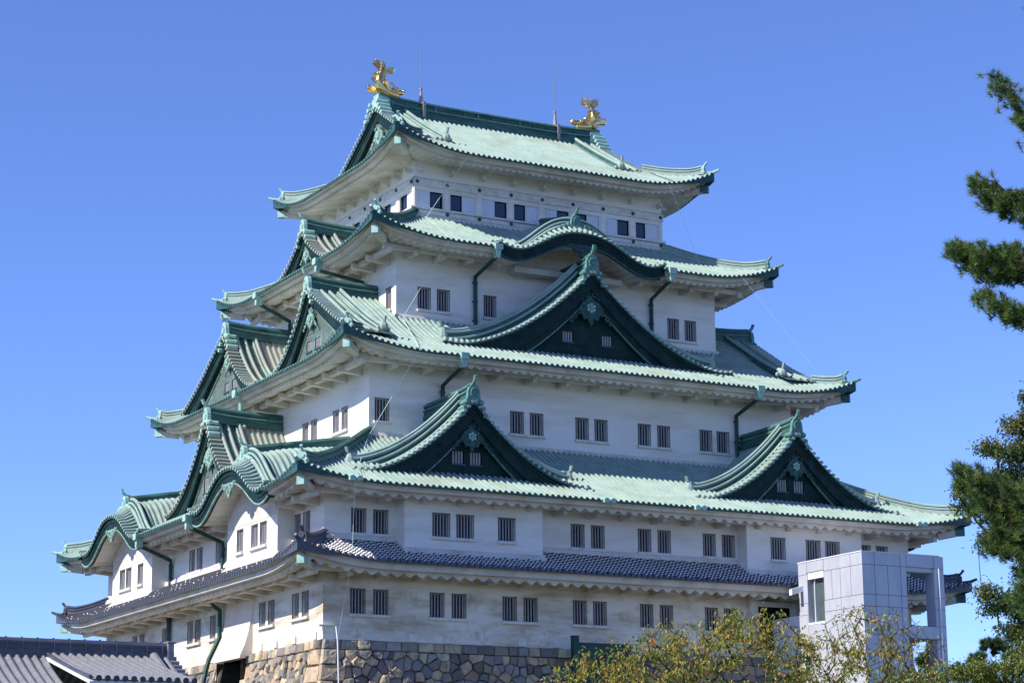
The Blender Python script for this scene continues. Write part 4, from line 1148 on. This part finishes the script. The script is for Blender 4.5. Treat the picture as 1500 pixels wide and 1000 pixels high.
def leaf(mb, rnd, p, L, wd, col, droop=.6):
    a = rnd.uniform(0, 6.283); d = Vector((math.cos(a), math.sin(a), rnd.uniform(-1.2, .5)-droop)).normalized()
    s = d.cross(Vector((rnd.uniform(-.6, .6), rnd.uniform(-.6, .6), 1))); s.normalize(); nrm = s.cross(d)
    m_ = p+d*L*.5
    mb.add([p, m_+s*wd*.5+nrm*wd*.2, p+d*L-nrm*L*.12, m_-s*wd*.5+nrm*wd*.2], [(0, 1, 2), (0, 2, 3)], 0, col)

CH = [(.52, .43, .08), (.44, .39, .08), (.20, .27, .05), (.48, .34, .07), (.13, .20, .04), (.32, .32, .09)]
def cherry(label, loc, rz, seed, topf, xr, ntar, nleaf, base_h, sparse=0.0, spread_d=1.8, zlow=3.7):
    o = thing('cherry_tree', label, 'tree', loc, rz, 'cherry trees in front of the castle'); T = Tree(seed); rnd = T.r
    k0 = T.trunk([(0, 0, 0), (.05, 0, .8), (.0, .05, 1.6), (.1, 0, base_h)])
    for a in range(7):
        t = a*.9+rnd.uniform(-.2, .2); L = rnd.uniform(1.2, 2.0)
        T.reach((math.cos(t)*L*(xr[1]-xr[0])/4, math.sin(t)*L*.8, base_h+rnd.uniform(.8, 1.5)), .2, .06, .3, -.15)
    tg = []
    for _ in range(ntar):
        x = rnd.uniform(*xr); y = rnd.uniform(-spread_d, spread_d); top = topf(x) - .22*(abs(y)/1.2)**2
        z = top - abs(rnd.gauss(0, .75)) - rnd.random()*.15
        if z < zlow: z = zlow+rnd.random()*.6
        tg.append((abs(x)+abs(y)+(z-base_h)*1.2, (x, y, z), top-z))
    tg.sort(); ends = []
    for _, t, dp in tg: ends.append((T.reach(t, .3, .10, .22, -.12), dp))
    T.mesh('trunk', BARK, o, .0055, .46, .22)
    lf = MB()
    for j, dp in ends:
        dens = (1.0 if dp > .75 else .5) if not sparse else (1.0 if dp > .75 else 1-sparse)
        chain = [j, T.p[j], T.p[T.p[j]] if T.p[j] >= 0 else T.p[j]]
        hue = rnd.random()
        for _ in range(int(nleaf*dens*rnd.uniform(.3, 1.7))):
            a = T.n[rnd.choice(chain)]; p = a + Vector((rnd.gauss(0, .08), rnd.gauss(0, .08), rnd.gauss(0, .06)))
            c = CH[int(min(5, (hue*3+rnd.random()*3)))] if dp < .7 else rnd.choice(CH[1:])
            if rnd.random() < .05: c = (.42, .13, .03)
            leaf(lf, rnd, p, rnd.uniform(.075, .135), rnd.uniform(.032, .055), colj(rnd, c))
    lf.build('crown', LEAF, o)
def lerpf(pts):
    def f(x):
        if x <= pts[0][0]: return pts[0][1]
        for (a, b), (c, d) in zip(pts, pts[1:]):
            if x <= c: return b+(d-b)*(x-a)/(c-a)
        return pts[-1][1]
    return f
Zg = 12.4
cherry('leafy yellow green cherry tree in front of the castle wall', (-39.0, -80.2, -Zg), R(-33.2), 3,
       lerpf([(-3.7, 4.9), (-2.7, 5.5), (-1.8, 6.0), (-1.1, 6.15), (-.6, 6.40), (.2, 6.50), (1.2, 6.68), (1.9, 6.62), (2.4, 6.3), (3.0, 5.9)]), (-3.7, 2.7), 880, 20, 2.6)
cherry('sparse half bare cherry tree in front of the elevator tower', (-34.8, -80.4, -Zg), R(-37.4), 9,
       lerpf([(-1.6, 6.0), (-.9, 6.35), (-.3, 6.85), (.3, 7.02), (.9, 6.9), (1.5, 6.6), (2.0, 6.0)]), (-1.6, 1.9), 420, 14, 2.8, sparse=.72)

# pines
def tuft(mb, rnd, p, d, nn, L, wd, col):
    d = Vector(d).normalized(); e1 = d.orthogonal().normalized(); e2 = d.cross(e1)
    for _ in range(nn):
        a = rnd.uniform(0, 6.283); t = rnd.uniform(.15, 1.45); b = p - d*rnd.uniform(0, .10)
        v = d*math.cos(t)+(e1*math.cos(a)+e2*math.sin(a))*math.sin(t); l = L*rnd.uniform(.7, 1.15)
        s = v.cross(Vector((rnd.uniform(-1, 1), rnd.uniform(-1, 1), rnd.uniform(-1, 1)))).normalized()*wd
        c = colj(rnd, col, .3); tip = b+v*l+Vector((0, 0, -.10*l))
        mb.add([b-s, b+s, tip], [(0, 1, 2)], 0, c)
def pine(label, loc, rz, seed, trunk, pads, nn=46, L=.125, wd=.0035, cols=((.11, .19, .045), (.16, .24, .055), (.07, .13, .042)), tr=.02, name='pine_tree', buds=True):
    o = thing(name, label, 'tree', loc, rz); T = Tree(seed); rnd = T.r; T.trunk(trunk); ends = []
    for pts, nt, (ry, rz_) in pads:
        for i in range(len(pts)): T.reach(pts[-1-i], .15, .05, .25, .05)
        for _ in range(nt):
            t = rnd.random()**.85*(len(pts)-1); i = min(int(t), len(pts)-2); c = Vector(pts[i]).lerp(Vector(pts[i+1]), t-i)
            sc_ = min(1, .45+.6*t)
            p = c+Vector((rnd.gauss(0, .10), rnd.gauss(0, ry)*sc_, rnd.uniform(-1, 1)*rz_*sc_))
            ends.append((T.reach(p, .25, .05, .18, .1), c))
    T.mesh('trunk', BARK_P, o, .006, .5, tr if tr > .05 else .22, 5)
    nm = MB(); bd = MB()
    for j, c in ends:
        p = T.n[j]; par = T.n[T.p[j]] if T.p[j] >= 0 else c
        d = (p-par).normalized()*.6+Vector((rnd.uniform(-.4, .2), rnd.uniform(-.4, .4), .75))
        tuft(nm, rnd, p, d, nn, L, wd, rnd.choice(cols))
        if rnd.random() < .5: tuft(nm, rnd, p-d*.10, d, nn//2, L, wd, rnd.choice(cols))
        if buds and rnd.random() < .3: nm.tube([p, p+d.normalized()*.07], [.010, .004], 4, col=(.30, .15, .06))
    nm.build('crown', NEEDLE, o)
Zr = lambda z: z+12.4
pine('tall pine with long needle branches reaching in from the right edge', (-40.1, -92.85, -Zg), R(-42.65), 5,
     [(.15, 0, 0), (.2, 0, 2), (.1, 0, 4), (.15, 0, 6), (.1, 0, 8), (.05, 0, 10), (.0, 0, 12), (.0, 0, 14), (.0, 0, 15)],
     [([(-.78, 0, Zr(1.45)), (-.50, 0, Zr(1.05)), (-.2, .1, Zr(.5)), (-.05, 0, Zr(-.1)), (0, 0, Zr(-.7))], 240, (.15, .19)),
      ([(-1.20, 0, Zr(-.22)), (-.85, .1, Zr(-.62)), (-.35, 0, Zr(-.78)), (.1, 0, Zr(-1.3))], 380, (.18, .20)),
      ([(-1.60, 0, Zr(-1.32)), (-1.05, 0, Zr(-1.66)), (-.55, .1, Zr(-1.60)), (.1, 0, Zr(-2.0))], 600, (.24, .26)),
      ([(-1.20, 0, Zr(-2.08)), (-.8, -.1, Zr(-2.45)), (-.3, 0, Zr(-2.62)), (.1, 0, Zr(-3.0))], 320, (.16, .15)),
      ([(-1.66, -.3, Zr(-5.0)), (-1.35, -.2, Zr(-5.35)), (-.8, -.1, Zr(-5.5)), (0, 0, Zr(-6.0))], 420, (.32, .36)),
      ([(-1.05, .1, Zr(-5.7)), (-.7, 0, Zr(-5.9)), (0, 0, Zr(-6.4))], 520, (.4, .45)),
      ([(-1.30, -.1, Zr(-6.05)), (-.85, 0, Zr(-6.35)), (0, 0, Zr(-6.8))], 80, (.15, .15)),
      ([(-.80, .0, Zr(-6.6)), (-.4, 0, Zr(-6.7)), (0, 0, Zr(-7.2))], 260, (.3, .3)),
      ([(.1, .3, Zr(3.6)), (.05, 0, Zr(2.8)), (0, 0, Zr(2.2))], 90, (.3, .35)), ([(1.1, .2, Zr(2.4)), (.5, 0, Zr(1.9)), (0, 0, Zr(1.5))], 70, (.25, .25)),
      ([(1.7, .2, Zr(.6)), (.8, 0, Zr(.2)), (0, 0, Zr(-.3))], 110, (.3, .25)), ([(2.0, -.3, Zr(-1.2)), (1.0, 0, Zr(-1.5)), (0, 0, Zr(-1.9))], 120, (.3, .25)),
      ([(.6, 1.6, Zr(-.6)), (.3, .8, Zr(-.9)), (0, 0, Zr(-1.3))], 80, (.25, .25)), ([(.7, -1.4, Zr(.3)), (.3, -.7, Zr(0)), (0, 0, Zr(-.5))], 70, (.25, .25)),
      ([(1.9, .3, Zr(-3.2)), (.9, 0, Zr(-3.6)), (0, 0, Zr(-4.0))], 120, (.3, .25)), ([(1.8, 0, Zr(-5.4)), (.9, 0, Zr(-5.7)), (0, 0, Zr(-6.1))], 150, (.35, .3)),
      ([(-.95, .2, Zr(-6.9)), (-.5, 0, Zr(-7.0)), (0, 0, Zr(-7.4))], 160, (.3, .3))], wd=.0045)
# broadleaf tree behind the pine
def broadleaf(label, loc, rz, seed, clumps, nl, trunk, cols, L=.10, name='broadleaf_tree', yellow=(), trm=.25):
    o = thing(name, label, 'tree', loc, rz); T = Tree(seed); rnd = T.r; T.trunk(trunk); lf = MB()
    order = sorted(clumps, key=lambda c: c[2])
    for (x, y, z, r) in order:
        for _ in range(max(6, int(nl*r*r*14))):
            v = Vector((rnd.gauss(0, 1), rnd.gauss(0, 1), rnd.gauss(0, 1))).normalized()*r*rnd.random()**.4
            v.z *= .62
            j = T.reach((x+v.x, y+v.y, z+v.z), .3, .10, .35, 0)
            ye = any(math.dist((x+v.x, z+v.z), (yx, yz)) < yr for yx, yz, yr in yellow)
            for _ in range(22):
                p = T.n[j]+Vector((rnd.gauss(0, .09), rnd.gauss(0, .09), rnd.gauss(0, .07)))
                c = rnd.choice(cols)
                if ye and rnd.random() < .25: c = rnd.choice([(.45, .31, .03), (.40, .26, .03), (.34, .28, .05)])
                leaf(lf, rnd, p, L*rnd.uniform(.7, 1.2), L*rnd.uniform(.4, .55), colj(rnd, c, .25), .2)
    T.mesh('trunk', BARK, o, .007, .45, trm); lf.build('crown', LEAF, o)
rb = random.Random(4)
cl = [(-.30, 0, Zr(.15), .22), (-.55, .1, Zr(-.55), .42), (-1.25, 0, Zr(-1.05), .34), (-.6, -.3, Zr(-1.3), .5), (-1.0, .2, Zr(-1.75), .42), (-1.75, 0, Zr(-2.15), .38), (-1.25, -.2, Zr(-2.35), .5), (-.6, .1, Zr(-2.2), .6),
      (-1.9, .2, Zr(-2.5), .28), (-.9, 0, Zr(-3.2), .7), (-.2, 0, Zr(-1.0), .6), (-1.2, .3, Zr(-3.3), .5),
      (-1.55, 0, Zr(-4.55), .30), (-1.2, 0, Zr(-4.75), .42), (-1.45, .1, Zr(-5.0), .22), (-.7, 0, Zr(-4.9), .55), (-.95, .1, Zr(-5.5), .36), (-.75, 0, Zr(-5.95), .30), (-.45, 0, Zr(-5.6), .42), (-.3, .2, Zr(-4.2), .6), (-.55, 0, Zr(-6.3), .25), (-.1, 0, Zr(-1.8), .7), (0, 0, Zr(-2.8), .8), (-.1, .3, Zr(-.2), .4), (0, 0, Zr(-5.2), .6), (-.15, 0, Zr(-6.1), .5), (.7, .3, Zr(.2), .7), (1.3, 0, Zr(-1.2), .8), (1.5, -.2, Zr(-2.6), .8), (.8, .4, Zr(-3.8), .8), (1.2, 0, Zr(-5.0), .7), (.3, .8, Zr(.8), .5)]
broadleaf('dark green broadleaf tree with yellowing tips behind the pine at the right edge', (-26.9, -77.8, -Zg), R(-42.3), 21, cl, 17,
          [(.2, 0, 0), (.1, 0, 2), (.2, 0, 4), (.0, 0, 6), (.05, 0, 8), (.0, 0, 10), (-.1, 0, 11.5)],
          [(.085, .135, .045), (.11, .17, .05), (.15, .20, .055), (.06, .10, .038)], yellow=[(-1.25, Zr(-.8), .28), (-.6, Zr(-.75), .35), (-1.0, Zr(-.95), .3), (-.25, Zr(-.3), .25), (-1.95, Zr(-2.1), .2), (-1.4, Zr(-4.45), .25), (-.4, Zr(-5.7), .3), (-.3, Zr(-6.1), .3)])
# leafy trees along the bottom right
broadleaf('bright green leafy treetop at the bottom right corner below the pine', (-30.3, -79.2, -Zg), R(-40.4), 33,
          [(-1.9, 0, Zr(-7.0), .5), (-1.3, 0, Zr(-6.95), .5), (-.7, 0, Zr(-6.85), .5), (-.1, 0, Zr(-6.75), .55), (.5, 0, Zr(-6.75), .5), (1.0, 0, Zr(-6.55), .6), (1.5, 0, Zr(-6.3), .7), (2.0, 0, Zr(-6.2), .8), (-1.0, 0, Zr(-7.6), .8), (.4, 0, Zr(-7.6), .9), (1.4, 0, Zr(-7.3), .9), (-2.0, 0, Zr(-7.6), .6)], 11,
          [(0, 0, 0), (.05, 0, 1.5), (0, 0, 3), (0, 0, 4.4)], [(.15, .22, .045), (.22, .28, .06), (.10, .16, .04), (.30, .29, .06)], L=.085, name='leafy_tree')
# far pines beyond the elevator tower
fc = ((.05, .10, .04), (.08, .13, .045), (.035, .07, .035))
def farpine(label, loc, rz, seed, h, w_):
    rnd = random.Random(seed); pads = []
    for i in range(9):
        z = h*(1 - .42*i/8) - rnd.random()*.4; L = w_*(.35+.65*min(1, i/4))*rnd.uniform(.7, 1.1); s = -1 if i % 2 else 1
        pads.append(([(s*L, rnd.uniform(-1, 1), z-.1), (s*L*.5, rnd.uniform(-.6, .6), z-.3), (0, 0, z-.8)], 60, (.9, .6)))
    pads.append(([(.1, 0, h), (0, 0, h-1)], 12, (.4, .3)))
    pine(label, loc, rz, seed, [(0, 0, 0), (.2, 0, h*.3), (-.1, 0, h*.6), (0, 0, h-1)], pads, nn=60, L=.5, wd=.034, cols=fc, buds=False, tr=.3)
farpine('distant dark pine seen through the opening of the elevator tower', (57.5, 29.5, -Zg), R(-39.5), 41, 19.0, 2.0)
farpine('distant dark pine just right of the elevator tower', (60.4, 27.6, -Zg), R(-40.3), 42, 18.0, 3.6)
farpine('distant dark pine under the broadleaf tree at the right edge', (55.6, 17.2, -Zg), R(-41.7), 43, 19.2, 4.6)
